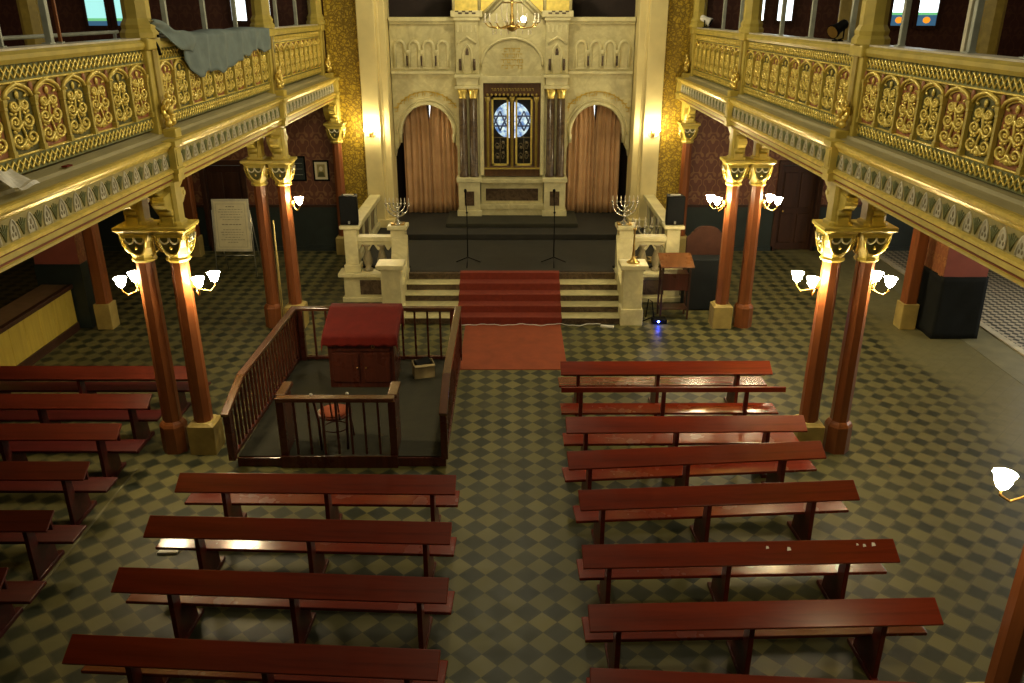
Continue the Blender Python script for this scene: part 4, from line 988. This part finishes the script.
# ================================================================ CHANCEL BALUSTRADE
def bal_mb(h, r=0.085):
    return MB().lathe([(r, 0), (r, 0.04), (r * 0.55, 0.07), (r * 0.95, h * 0.30), (r * 1.05, h * 0.42), (r * 0.55, h * 0.75), (r * 0.75, h - 0.05), (r, h - 0.03), (r, h)], 10)
for sg, sd in ((-1, 'left'), (1, 'right')):
    t = thing('marble_balustrade', 'cream marble balustrade with baluster pair and posts at the %s of the steps' % sd, 'balustrade', (0, 0, 0))
    def bx(m, a, b, y0, y1, z0, z1): x0, x1 = sorted((sg * a, sg * b)); return m.box(x0, x1, y0, y1, z0, z1)
    b = MB(); bx(b, 2.18, 3.60, 16.62, 17.0, 0.0, 0.10); bx(b, 2.20, 3.56, 16.68, 17.0, 0.1, 0.56); bx(b, 2.16, 3.66, 16.60, 17.05, 0.56, 0.64)
    b.build('plinth', M['marble2'], t, bevel=0.01)
    b = MB(); bx(b, 2.62, 3.22, 16.665, 16.70, 0.16, 0.48); b.build('plinth_panel', M['darkmarble'], t)
    b = MB(); bx(b, 3.19, 3.53, 16.70, 17.03, 0.64, 0.80); bx(b, 3.22, 3.50, 16.73, 17.0, 0.80, 1.57); bx(b, 3.15, 3.57, 16.67, 17.06, 1.57, 1.64)
    b.build('outer_post', M['marble2'], t, bevel=0.012)
    b = MB(); bx(b, 2.22, 2.52, 16.70, 17.0, 0.64, 1.56); bx(b, 2.17, 2.58, 16.65, 17.05, 1.56, 1.64); b.build('inner_post', M['marble2'], t, bevel=0.012)
    b = MB(); bx(b, 2.5, 3.3, 16.74, 16.98, 1.30, 1.40); bx(b, 2.5, 3.3, 16.78, 16.94, 1.22, 1.30)
    for k in range(4):
        xx = 2.60 + k * 0.21; b.prism([(sg * (xx - 0.09), 1.23), (sg * (xx + 0.09), 1.23), (sg * (xx + 0.03), 1.12), (sg * xx, 1.09), (sg * (xx - 0.03), 1.12)], 'y', 16.80, 16.92)
    b.build('top_rail', M['marble2'], t, bevel=0.008)
    for k in range(2): bal_mb(0.58, 0.10).build('baluster', M['greymarble'], t, (sg * (2.75 + 0.30 * k), 16.86, 0.64))
    # side run back to the chancel pier
    b = MB(); bx(b, 3.26, 3.52, 17.0, 20.3, 1.42, 1.54); bx(b, 3.30, 3.48, 17.0, 20.3, 0.70, 0.86); b.build('side_rail', M['marble2'], t, bevel=0.01)
    for k in range(4):
        b = MB(); bx(b, 3.33, 3.45, 17.3 + k * 0.85, 17.42 + k * 0.85, 0.86, 1.42); b.build('side_upright', M['marble2'], t)
    b = MB(); bx(b, 3.37, 3.41, 17.0, 20.3, 0.86, 1.42); b.build('side_panel', M['darkmarble'], t)
    # curved cheek beside the steps, lower newel
    b = MB(); x0, x1 = sorted((sg * 2.17, sg * 2.50))
    b.prism([(15.55, 0), (16.75, 0), (16.75, 1.45), (16.45, 0.96), (16.25, 0.78), (15.9, 0.70), (15.55, 0.68)], 'x', x0, x1)
    b.tube([(sg * 2.15, 16.52, 0.66), (sg * 2.52, 16.52, 0.66)], 0.15, 14)
    b.build('scrolled_cheek', M['marble'], t, bevel=0.008)
    b = MB(); bx(b, 2.13, 2.57, 15.22, 15.62, 0.0, 0.34); bx(b, 2.16, 2.54, 15.25, 15.58, 0.34, 1.15); bx(b, 2.09, 2.62, 15.18, 15.66, 1.15, 1.24)
    b.build('lower_newel', M['marble2'], t, bevel=0.012)

def menorah(label, x, y, z, s=1.0, arms=3):
    t = thing('menorah', label, 'menorah', (x, y, z)); t.scale = (s, s, s)
    MB().lathe([(0.13, 0), (0.13, 0.02), (0.08, 0.05), (0.03, 0.08), (0.022, 0.14), (0.04, 0.17), (0.018, 0.20), (0.016, 0.46)], 14).build('stem', M['silver'], t)
    MB().box(-0.15, 0.15, -0.11, 0.11, 0, 0.035).build('foot', M['brass'], t, bevel=0.01)
    for k in range(arms):
        r = 0.085 + 0.085 * k
        MB().tube([(r * cos(pi + pi * i / 14), 0, 0.46 - 0.0 + (0.26 + 0.02 * k) * 0 + min(r * 1.1, 0.28) * sin(pi + pi * i / 14)) for i in range(15)], 0.016, 6).build('branch', M['silver'], t)
    for k in range(-arms, arms + 1):
        x_ = (0.085 * abs(k)) * (1 if k > 0 else -1)
        MB().lathe([(0.012, 0.44), (0.03, 0.47), (0.028, 0.49)], 8, (x_, 0, 0)).build('cup', M['silver'], t)
        MB().lathe([(0.012, 0.49), (0.011, 0.58), (0.002, 0.61)], 6, (x_, 0, 0)).build('candle', M['candle'], t)
    for k in range(5): MB().blob((-0.12 + 0.06 * k, 0, 0.26 + 0.03 * (k % 2)), 0.02, 6, 4).build('ornament', M['silver'], t)
    return t
menorah('silver menorah on the marble post left of the chancel steps', -2.37, 16.85, 1.64, 0.92)
menorah('large silver menorah on the marble post right of the chancel steps', 2.33, 16.85, 1.64, 1.0)
menorah('smaller menorah behind the right marble post', 2.86, 17.35, 0.70, 1.6, 2)
t = thing('candlestick', 'tall brass candlestick on the lower right marble newel', 'candlestick', (2.35, 15.42, 1.24))
MB().lathe([(0.13, 0), (0.13, 0.015), (0.07, 0.05), (0.04, 0.09), (0.03, 0.14), (0.022, 0.3), (0.03, 0.33), (0.018, 0.36), (0.015, 0.62), (0.04, 0.66), (0.02, 0.68)], 14).build('stem', M['brass'], t)
MB().lathe([(0.014, 0.68), (0.012, 0.85)], 8).build('candle', M['candle'], t)
for sg, sd in ((-1, 'left'), (1, 'right')):
    t = thing('loudspeaker', 'black loudspeaker standing on the outer marble post at %s' % sd, 'speaker', (sg * 3.37, 16.9, 1.642))
    MB().prism([(-0.19, -0.14), (0.19, -0.14), (0.15, 0.16), (-0.15, 0.16)], 'z', 0, 0.60).build('cabinet', M['black'], t, bevel=0.015)
    MB().box(-0.17, 0.17, -0.152, -0.135, 0.06, 0.57).build('grille', M['grille'], t, bevel=0.006)
    MB().box(-0.02, 0.02, -0.16, -0.15, 0.03, 0.09).build('badge', M['steel'], t)
    MB().box(-0.10, 0.10, -0.02, 0.02, 0.60, 0.62).build('handle', M['steel'], t)
for px, lb in ((468, 'left'), (553.5, 'right')):
    x = onz(px, 264, 0.7)[0]
    t = thing('microphone_stand', 'black microphone stand on the chancel floor, %s one' % lb, 'microphone stand', (x, 17.1, 0.70))
    MB().tube([(0, 0, 0.12), (0, 0, 1.15)], 0.012, 8).build('pole', M['black'], t)
    for k in range(3):
        a = k * 2 * pi / 3 + 0.5; MB().tube([(0, 0, 0.16), (0.30 * cos(a), 0.30 * sin(a), 0.012)], 0.011, 6).build('leg', M['black'], t)
    MB().tube([(0, 0, 1.12), (-0.02, -0.05, 1.45)], 0.010, 6).build('boom', M['black'], t)
    MB().lathe([(0.012, 0), (0.018, 0.12), (0.03, 0.14), (0.03, 0.18), (0.012, 0.20)], 10, (-0.02, -0.05, 1.44)).build('microphone', M['black'], t)
    MB().blob((0, 0, 1.13), 0.026, 8, 5).build('clutch', M['black'], t)
# chandelier before the ark
t = thing('chandelier', 'brass and crystal candle chandelier hanging before the ark', 'chandelier', (0, 18.2, 5.36))
MB().lathe([(0.002, 0.0), (0.05, 0.02), (0.15, 0.08), (0.17, 0.12), (0.06, 0.14), (0.03, 0.2), (0.05, 0.3), (0.025, 0.36), (0.03, 0.6), (0.012, 0.7), (0.010, 3.0)], 14).build('stem', M['brass'], t)
for k in range(8):
    a = k * pi / 4 + 0.2; c_, s_ = cos(a), sin(a)
    MB().tube([(0.1 * c_, 0.1 * s_, 0.12), (0.28 * c_, 0.28 * s_, 0.07), (0.48 * c_, 0.48 * s_, 0.10), (0.56 * c_, 0.56 * s_, 0.18)], 0.014, 6).build('arm', M['brass'], t)
    MB().lathe([(0.02, 0.18), (0.055, 0.20), (0.02, 0.21), (0.014, 0.215), (0.014, 0.36)], 8, (0.56 * c_, 0.56 * s_, 0)).build('candle', M['candle'], t)
    if k == 6: MB().blob((0.23, -0.48, 0.25), (0.05, 0.05, 0.06), 8, 6).build('lit_bulb', M['bulb'], t)
    for j in range(2): MB().blob((0.40 * c_, 0.40 * s_, 0.02 - 0.05 * j), (0.012, 0.012, 0.025), 6, 4).build('crystal', M['candle'], t)
MB().tube([(0.20 * cos(i * pi / 10), 0.20 * sin(i * pi / 10), 0.56) for i in range(20)], 0.012, 5, closed=True).build('upper_ring', M['brass'], t)
for k in range(6):
    a = k * pi / 3; MB().tube([(0.2 * cos(a), 0.2 * sin(a), 0.56), (0.22 * cos(a), 0.22 * sin(a), 0.34), (0.14 * cos(a), 0.14 * sin(a), 0.14)], 0.008, 5).build('crystal_chain', M['candle'], t)

# ================================================================ READING PLATFORM
tp = thing('reading_platform', 'low carpeted platform of the reading desk with mahogany edge', 'platform', (-2.32, 11.5, 0))
PX0, PX1, PY0, PY1 = -3.74, -0.87, 9.80, 13.22
MB().box(-1.42, 1.42, -1.68, 1.72, 0.0, 0.135).build('plinth', M['mahog'], tp, bevel=0.008)
MB().box(-1.40, 1.40, -1.65, 1.70, 0.135, 0.15).build('carpet', M['greencarpet'], tp)
def railing(label, p0, p1, n, z0, z1, endslope=None, loc=None):
    a = Vector((*p0, 0)); b = Vector((*p1, 0)); L = (b - a).length; rz = atan2((b - a).y, (b - a).x)
    t = thing('railing', label, 'railing', (a.x, a.y, z0), rz, 'mahogany railings of the reading platform'); hh = z1 - z0
    if endslope:
        pr = [(-0.08, hh - 0.30), (0.66, hh - 0.06), (L + 0.05, hh - 0.06), (L + 0.05, hh), (0.64, hh), (-0.10, hh - 0.25)]
        MB().prism(pr, 'y', -0.055, 0.055).build('handrail', M['rail2'], t, bevel=0.01)
    else: MB().box(-0.05, L + 0.05, -0.055, 0.055, hh - 0.06, hh).build('handrail', M['rail2'], t, bevel=0.01)
    MB().box(0, L, -0.03, 0.03, 0.02, 0.07).build('bottom_rail', M['mahog'], t)
    for i in range(n):
        x = L * i / (n - 1); top = hh - 0.06
        if endslope and x < 0.66: top = hh - 0.29 + 0.23 * (x + 0.08) / 0.74
        w = 0.045 if i in (0, n - 1) else 0.017
        MB().box(x - w, x + w, -w, w, 0.0, top).build('post' if i in (0, n - 1) else 'baluster', M['mahog'], t)
    return t
M['rail2'] = paint('worn_mahogany_handrail', (0.088, 0.034, 0.013), 0.25, 0.75, 3.0, coat=0.5)
railing('long railing along the left side of the reading platform, with sloping end', (PX0 - 0.03, PY0 - 0.04), (PX0 + 0.04, PY1 - 0.04), 24, 0.15, 1.12, True)
railing('long railing along the right side of the reading platform, beside the aisle', (PX1 - 0.04, PY0), (PX1 - 0.04, PY1 - 0.04), 24, 0.15, 1.12, True)
railing('rear railing of the reading platform behind the red covered desk', (PX0 + 0.14, PY1 - 0.04), (PX1 - 0.14, PY1 - 0.04), 13, 0.15, 1.12)
# U-shaped front enclosure
t = thing('seat_enclosure', 'U-shaped mahogany railing around the chair at the front of the platform', 'railing', (-2.345, 9.85, 0.0))
w = 0.745
MB().box(-w - 0.04, w + 0.04, -0.06, 0.07, 0.98, 1.04).build('front_handrail', M['rail2'], t, bevel=0.01)
for s in (-1, 1):
    MB().box(s * w - 0.065, s * w + 0.065, 0.07, 0.50, 0.98, 1.04).build('side_handrail', M['rail2'], t, bevel=0.01)
    MB().box(s * w - 0.05, s * w + 0.05, -0.02, 0.06, 0.15, 0.98).build('post', M['mahog'], t, bevel=0.006)
    MB().box(s * w - 0.04, s * w + 0.04, 0.05, 0.44, 0.17, 0.98).build('side_panel', M['mahog'], t, bevel=0.006)
for i in range(1, 8): MB().box(-w + i * w / 4 - 0.015, -w + i * w / 4 + 0.015, -0.015, 0.015, 0.18, 0.98).build('baluster', M['mahog'], t)
MB().box(-w - 0.05, w + 0.05, -0.07, -0.05, 0.0, 0.18).build('front_plinth', M['mahog'], t)
# desk
t = thing('reading_desk', 'mahogany reading desk with panelled doors', 'desk', (-2.39, 12.38, 0.15))
MB().box(-0.52, 0.52, -0.34, 0.36, 0.0, 0.84).build('body', M['mahog'], t, bevel=0.01)
MB().prism([(-0.40, 0.84), (0.42, 0.84), (0.42, 1.12), (0.26, 1.14), (-0.40, 0.92)], 'x', -0.56, 0.56).build('sloping_top', M['mahog'], t, bevel=0.008)
for s in (-1, 1):
    d = MB().box(s * 0.25 - 0.21, s * 0.25 + 0.21, -0.365, -0.34, 0.10, 0.60).build('door', M['mahog'], t, bevel=0.01)
    MB().box(s * 0.25 - 0.14, s * 0.25 + 0.14, -0.362, -0.355, 0.17, 0.53).build('panel', M['darkwood'], d)
    MB().blob((s * 0.07, -0.38, 0.36), 0.015, 6, 4).build('knob', M['brass'], d)
dd = MB().box(-0.46, 0.46, -0.365, -0.34, 0.64, 0.80).build('drawer', M['mahog'], t, bevel=0.01)
MB().tube([(0.20 + 0.025 * cos(i * pi / 5), -0.375, 0.72 + 0.025 * sin(i * pi / 5)) for i in range(10)], 0.006, 5, closed=True).build('ring_pull', M['brass'], dd)
m = MB()
def cl(u, v):
    x = -0.60 + 1.20 * u; e = 0.0
    s = v * 1.42
    if s < 0.17: y, z = -0.435, 0.755 + s + 0.012 * sin(u * 40)
    elif s < 0.87: k = (s - 0.17) / 0.70; y, z = -0.43 + 0.70 * k, 0.935 + 0.23 * k
    elif s < 1.06: k = (s - 0.87) / 0.19; y, z = 0.27 + 0.19 * k, 1.165
    else: y, z = 0.46, 1.16 - (s - 1.06)
    if u < 0.02 or u > 0.98: z -= 0.12
    return (x, y, z)
m.grid(cl, 48, 40)
tag(m.build('desk_cloth', M['velvet'], loc=(-2.39, 12.38, 0.15), solid=0.01), 'crimson cloth spread over the sloping top of the reading desk', 'cloth')
# chair
q = onz(330, 440, 0.15)
t = thing('bentwood_chair', 'dark bentwood chair with a red seat inside the U-shaped railing', 'chair', (-2.46, 10.24, 0.15), radians(4)); t.scale = (1.12, 1.12, 1.0)
MB().lathe([(0.20, 0.44), (0.215, 0.455), (0.215, 0.475), (0.20, 0.485)], 20).build('seat_frame', M['mahog'], t)
MB().lathe([(0.185, 0.48), (0.18, 0.50), (0.10, 0.508), (0.001, 0.51)], 20).build('seat', M['velvet2'] if 'velvet2' in M else M['mat'], t)
for s in (-1, 1):
    MB().tube([(s * 0.16, -0.19, 0.0), (s * 0.17, -0.19, 0.45), (s * 0.195, -0.23, 0.72), (s * 0.21, -0.27, 0.88)], 0.017, 8).build('leg', M['mahog'], t)
    MB().tube([(s * 0.19, 0.17, 0.0), (s * 0.16, 0.13, 0.46)], 0.017, 8).build('leg', M['mahog'], t)
    MB().blob((s * 0.212, -0.275, 0.89), 0.022, 8, 5).build('finial', M['steel'], t)
MB().tube([(-0.20, -0.25, 0.78), (-0.1, -0.29, 0.80), (0, -0.30, 0.80), (0.1, -0.29, 0.80), (0.20, -0.25, 0.78)], 0.024, 8).build('top_rail', M['mahog'], t)
for x in (-0.09, 0, 0.09): MB().tube([(x, -0.20, 0.46), (x, -0.285, 0.79)], 0.010, 6).build('spindle', M['mahog'], t)
MB().tube([(0.15 * cos(i * pi / 8), 0.15 * sin(i * pi / 8), 0.24) for i in range(16)], 0.010, 6, closed=True).build('stretcher_ring', M['mahog'], t)
# box of oddments
t = thing('cardboard_box', 'open yellowish cardboard box beside the reading desk', 'box', (-1.47, 12.52, 0.15), radians(15))
b = MB(); b.box(-0.17, 0.17, -0.13, -0.12, 0, 0.24).box(-0.17, 0.17, 0.12, 0.13, 0, 0.24).box(-0.17, -0.16, -0.13, 0.13, 0, 0.24).box(0.16, 0.17, -0.13, 0.13, 0, 0.24).box(-0.17, 0.17, -0.13, 0.13, 0, 0.01)
b.build('carton', M['card'], t)
b = MB(); b.prism([(-0.17, -0.12), (0.17, -0.12), (0.17, -0.20), (-0.16, -0.21)], 'z', 0.235, 0.242); b.build('flap', M['card'], t)
tag(MB().box(-0.13, 0.13, -0.10, 0.10, 0.0, 0.07).build('black_case', M['black'], loc=(-1.47, 12.53, 0.34), bevel=0.015), 'black case lying in the cardboard box', 'case')
bpy.data.objects['black_case'].rotation_euler = (radians(8), radians(-6), radians(25))

# ================================================================ SMALL THINGS NEAR THE STEPS
t = thing('lectern', 'small brown wooden lectern right of the marble steps', 'lectern', (3.25, 15.75, 0))
for x in (-0.27, 0.27):
    for y in (-0.15, 0.17): MB().box(x - 0.018, x + 0.018, y - 0.018, y + 0.018, 0, 1.10 if y < 0 else 1.22).build('leg', M['darkwood'], t)
MB().prism([(-0.24, 1.09), (0.24, 1.25), (0.24, 1.275), (-0.24, 1.115)], 'x', -0.33, 0.33).build('sloping_top', M['rail'], t, bevel=0.006)
MB().box(-0.25, 0.25, -0.14, 0.16, 0.60, 0.95).build('cabinet', M['mahog'], t, bevel=0.008)
MB().box(-0.27, 0.27, -0.15, 0.17, 0.20, 0.225).build('shelf', M['darkwood'], t)
t = thing('high_back_seat', 'dark wooden seat with rounded crest and black cover beside the right columns', 'seat', (3.98, 16.42, 0))
MB().prism([(-0.42, 0), (0.42, 0), (0.42, 1.1), (-0.42, 1.1)], 'y', -0.32, 0.12).build('black_cover', M['navycloth'], t, bevel=0.03)
cr = [(-0.40, 1.0), (0.40, 1.0), (0.40, 1.46), (0.34, 1.50), (0.30, 1.57)] + [(0.27 * cos(pi * i / 10), 1.57 + 0.13 * sin(pi * i / 10)) for i in range(11)] + [(-0.30, 1.57), (-0.34, 1.50), (-0.40, 1.46)]
MB().prism(cr, 'y', 0.02, 0.10).build('crest', M['oldwood'], t, bevel=0.012)
t = thing('amplifier', 'small black device with a glowing blue light on the floor right of the steps', 'device', (2.93, 15.32, 0))
MB().box(-0.14, 0.14, -0.02, 0.20, 0, 0.09).build('case', M['black'], t, bevel=0.01)
MB().blob((-0.03, -0.03, 0.06), 0.022, 8, 5).build('led', M['led'], t)
m = MB(); m.tube([(-0.35, 0.10, 0.012), (-0.2, 0.25, 0.012), (-0.10, 0.15, 0.10), (-0.14, 0.2, 0.4), (-0.2, 0.3, 0.42), (-0.24, 0.25, 0.05)], 0.012, 6); m.build('cable', M['black'], t)
tag(MB().box(-0.13, 0.13, -0.03, 0.03, 0, 0.04).build('power_strip', M['white'], loc=(1.87, 15.14, 0.0), bevel=0.008), 'white power strip on the floor at the foot of the steps', 'power strip')
bpy.data.objects['power_strip'].rotation_euler = (0, 0, radians(-14))
m = MB(); random.seed(4)
m.tube([(-1.05 + 2.80 * i / 40, 15.22 - 0.05 * sin(i * 0.62) * (0.3 + i / 40) - 0.02 * sin(i * 1.7), 0.024) for i in range(41)], 0.008, 6)
tag(m.build('white_cable', M['white']), 'thin white cable running along the foot of the steps', 'cable')

# ================================================================ AISLES
t = thing('square_pier', 'square maroon pier wrapped in dark cloth beside the right outer column', 'pier', (8.37, 14.95, 0))
MB().box(-0.40, 0.40, -0.38, 0.40, 0.0, 4.0).build('pier_core', M['maroon'], t)
MB().box(-0.415, -0.40, -0.38, 0.40, 1.2, 4.0).build('papered_side', M['pierpaper'], t)
m = MB()
ringp = [(-0.42, -0.41), (0.42, -0.41), (0.43, 0.42), (-0.43, 0.42)]
def wr(u, v):
    k = u * 4; i = int(k) % 4; f = k - int(k); a, b = ringp[i], ringp[(i + 1) % 4]
    x = a[0] + (b[0] - a[0]) * f; y = a[1] + (b[1] - a[1]) * f; e = 1 + 0.025 * sin(v * 5 + u * 19) * sin(pi * f) + 0.02 * sin(u * 47 - v * 9) * sin(pi * f) + 0.05 * (1 - v)
    return (x * e, y * e, 1.22 * v)
m.grid(wr, 48, 10); m.build('cloth_wrap', M['navycloth'], t, solid=0.01)
t = thing('square_pier', 'square maroon pier with dark dado at the end of the yellow counter', 'pier', (-8.65, 15.4, 0))
MB().box(-0.42, 0.42, -0.30, 0.42, 1.3, 4.0).build('pier_core', M['maroon'], t); MB().box(-0.44, 0.44, -0.32, 0.44, 0, 1.3).build('dado', M['dado'], t)
MB().box(0.42, 0.43, -0.30, 0.42, 1.3, 4.0).build('papered_side', M['pierpaper'], t)
for sg, sd in ((-1, 'left'), (1, 'right')):
    for y, nm in ((15.25, 'against the square pier'), (20.2, 'beside the dark door')):
        xx = 7.92 if (sg < 0 and y < 16) else (7.70 if y < 16 else 8.0)
        if sg < 0 and y > 16: xx = 7.98
        t = thing('aisle_column', 'square red outer column on a yellow pedestal %s in the %s aisle' % (nm, sd), 'column', (sg * xx, y - (0.1 if y < 16 else 0), 0), 0, 'outer aisle columns')
        MB().box(-0.155, 0.155, -0.155, 0.155, 0, 0.52).build('pedestal', M['pedestal'], t, bevel=0.015)
        MB().loft([sq8(0.125, 0.52, 0.035), sq8(0.12, 3.9, 0.035)]).build('shaft', M['colred'], t)
        MB().loft([sq8(0.15, 3.6, 0.04), sq8(0.24, 3.85, 0.02), sq8(0.24, 3.99, 0.02)]).build('capital', M['ochre'], t)
t = thing('counter', 'low yellow panelled counter along the left aisle with dark moulded edge', 'counter', (-8.45, 11.6, 0))
pl = [(-0.50, -3.6), (0.0, -3.6)]
for i in range(15): y = -3.3 + i * 0.46; pl += [(0.0, y - 0.012), (-0.015, y), (0.0, y + 0.012)]
MB().prism(pl + [(0.0, 3.42), (-0.50, 3.42)], 'z', 0.16, 0.84).build('panelling', M['counter'], t)
MB().box(-0.52, 0.03, -3.6, 3.42, 0.0, 0.16).build('kickboard', M['darkwood'], t)
MB().box(-0.05, 0.05, -3.62, 3.44, 0.84, 0.92).build('edge_moulding', M['darkwood'], t, bevel=0.01)
MB().box(-0.55, -0.05, -3.62, 3.44, 0.86, 0.91).build('counter_top', M['countertop'], t)
# notice on an easel
t = thing('notice_easel', 'metal easel holding a framed cream notice in the left aisle', 'easel', (-6.42, 18.55, 0))
for s in (-1, 1):
    MB().tube([(s * 0.46, -0.10, 0), (s * 0.43, 0.02, 1.55)], 0.014, 6).build('leg', M['steel'], t)
    MB().tube([(s * 0.43, 0.02, 1.5), (s * 0.40, 0.55, 0)], 0.012, 6).build('rear_leg', M['steel'], t)
MB().tube([(-0.46, -0.06, 0.50), (0.46, -0.06, 0.50)], 0.012, 6).build('crossbar', M['steel'], t)
b = thing('notice_board', 'framed cream notice with lines of print, propped on the easel', 'notice', (-6.42, 18.49, 0.60)); b.rotation_euler = (radians(-5), 0, 0)
MB().box(-0.42, 0.42, -0.02, 0.02, 0.0, 1.20).build('frame', M['ivory'], b, bevel=0.006)
MB().box(-0.375, 0.375, -0.026, -0.02, 0.05, 1.15).build('sheet', M['board'], b)
m = MB(); random.seed(8)
m.box(-0.33, 0.33, -0.028, -0.0255, 1.09, 1.095).box(-0.33, 0.33, -0.028, -0.0255, 0.10, 0.105).box(-0.33, -0.325, -0.028, -0.0255, 0.10, 1.09).box(0.325, 0.33, -0.028, -0.0255, 0.10, 1.09)
z = 1.02
for w_, h_ in ((0.10, .02), (0.26, .012), (0.28, .012), (0.22, .012), (0.25, .012), (0.19, .012), (0, 0), (0.22, .02), (0, 0), (0.20, .012), (0.26, .012), (0.24, .012), (0.17, .012), (0.27, .012), (0.12, .012)):
    if w_:
        x = -w_
        while x < w_:
            l = random.uniform(0.03, 0.08); m.box(x, min(x + l, w_), -0.028, -0.0255, z, z + h_); x += l + 0.018
    z -= 0.058
m.build('print', M['ink'], b)
# framed pictures on the left back wall
t = thing('picture_frame', 'framed pale portrait on the maroon wall left of the chancel', 'picture', (-4.76, YW - 0.03, 1.80))
MB().box(-0.20, 0.20, 0, 0.03, 0, 0.52).build('frame', M['black'], t, bevel=0.008); MB().box(-0.155, 0.155, -0.006, 0, 0.045, 0.475).build('mount', M['board'], t)
m = MB(); m.box(-0.10, 0.10, -0.010, -0.005, 0.10, 0.42); m.build('photograph', M['frieze'], t)
m = MB(); m.prism([(0.05 * cos(i * pi / 6), 0.31 + 0.06 * sin(i * pi / 6)) for i in range(12)], 'y', -0.013, -0.009); m.prism([(-0.09, 0.11), (0.09, 0.11), (0.06, 0.23), (-0.06, 0.23)], 'y', -0.013, -0.009, 1); m.build('sitter', [M['board'], M['darkgreen']], t)
t = thing('picture_frame', 'dark glazed plaque on the wall beside the pale portrait', 'picture', (-5.33, YW - 0.03, 1.80))
MB().box(-0.19, 0.19, 0, 0.03, 0, 0.62).build('frame', M['black'], t, bevel=0.008); MB().box(-0.15, 0.15, -0.005, 0, 0.04, 0.58).build('plate', M['dado'], t)
m = MB()
for z in (0.16, 0.30, 0.44): m.box(-0.11, 0.11, -0.008, -0.004, z, z + 0.008)
m.build('lettering', M['greypost'], t)
# pole leaning between the far left columns
o = MB().tube([(-4.45, 15.10, 2.15), (-4.45, 14.96, 0.0)], 0.012, 6).tube([(-4.45, 15.10, 2.15), (-4.36, 14.80, 0.0)], 0.012, 6).build('leaning_poles', M['pedestal'])
tag(o, 'thin pole pair leaning between the far left columns', 'pole')

# ================================================================ LIGHT
def area(name, loc, rot, sx, sy, e, col):
    l = bpy.data.lights.new(name, 'AREA'); l.shape = 'RECTANGLE'; l.size = sx; l.size_y = sy; l.energy = e; l.color = col
    o = bpy.data.objects.new(name, l); COL.objects.link(o); o.location = loc; o.rotation_euler = rot; return o
WARM = (1.0, 0.86, 0.54)
def bulb(name, loc, e, r, col=WARM):
    l = bpy.data.lights.new(name, 'POINT'); l.energy = e; l.shadow_soft_size = r; l.color = col
    o = bpy.data.objects.new(name, l); COL.objects.link(o); o.location = loc; return o
for k, (y, e) in enumerate(((4.5, 160), (9.5, 240), (14.5, 260))): bulb('nave_chandelier_light', (0, y, 7.3), e, 0.3)
bulb('chancel_light', (0, 18.7, 8.0), 330, 0.2)
bulb('blue_indicator_light', (2.88, 15.2, 0.10), 1.2, 0.02, (0.06, 0.10, 1.0))
area('side_window_light', (12.0, 14.0, 2.6), (0, radians(75), 0), 2.0, 6.0, 160, (1.0, 0.95, 0.80))
for sg in (-1, 1):
    area('gallery_light', (sg * 8.2, 12, 8.4), (0, 0, 0), 2, 10, 40, (1, 0.85, 0.6))
    area('aisle_light', (sg * 6.6, 17.6 if sg < 0 else 15.5, 3.85), (0, 0, 0), 0.6, 5 if sg < 0 else 8, 14 if sg < 0 else 30, WARM)
for sg in (-1, 1):
    for s_ in (-1, 1): bulb('pier_candle_light', (sg * 3.40 + s_ * 0.13, 20.19, 3.21), 16, 0.03, (1.0, 0.84, 0.5))
w = bpy.data.worlds.new('hall_air'); SC.world = w; w.use_nodes = True
w.node_tree.nodes['Background'].inputs[0].default_value = (1.0, 0.84, 0.55, 1); w.node_tree.nodes['Background'].inputs[1].default_value = 0.05

# ================================================================ CAMERA
cam = bpy.data.cameras.new('camera'); co = bpy.data.objects.new('camera', cam); COL.objects.link(co)
cam.sensor_width = 36; cam.lens = F / 1024 * 36; cam.clip_end = 100; cam.clip_start = 0.05
co.location = (0, 0, H); co.rotation_euler = (pi / 2 - PIT, 0, 0)
SC.camera = co
vs = SC.view_settings; vs.view_transform = 'Standard'; vs.look = 'None'; vs.gamma = 1; vs.use_curve_mapping = False; vs.exposure = 0.0
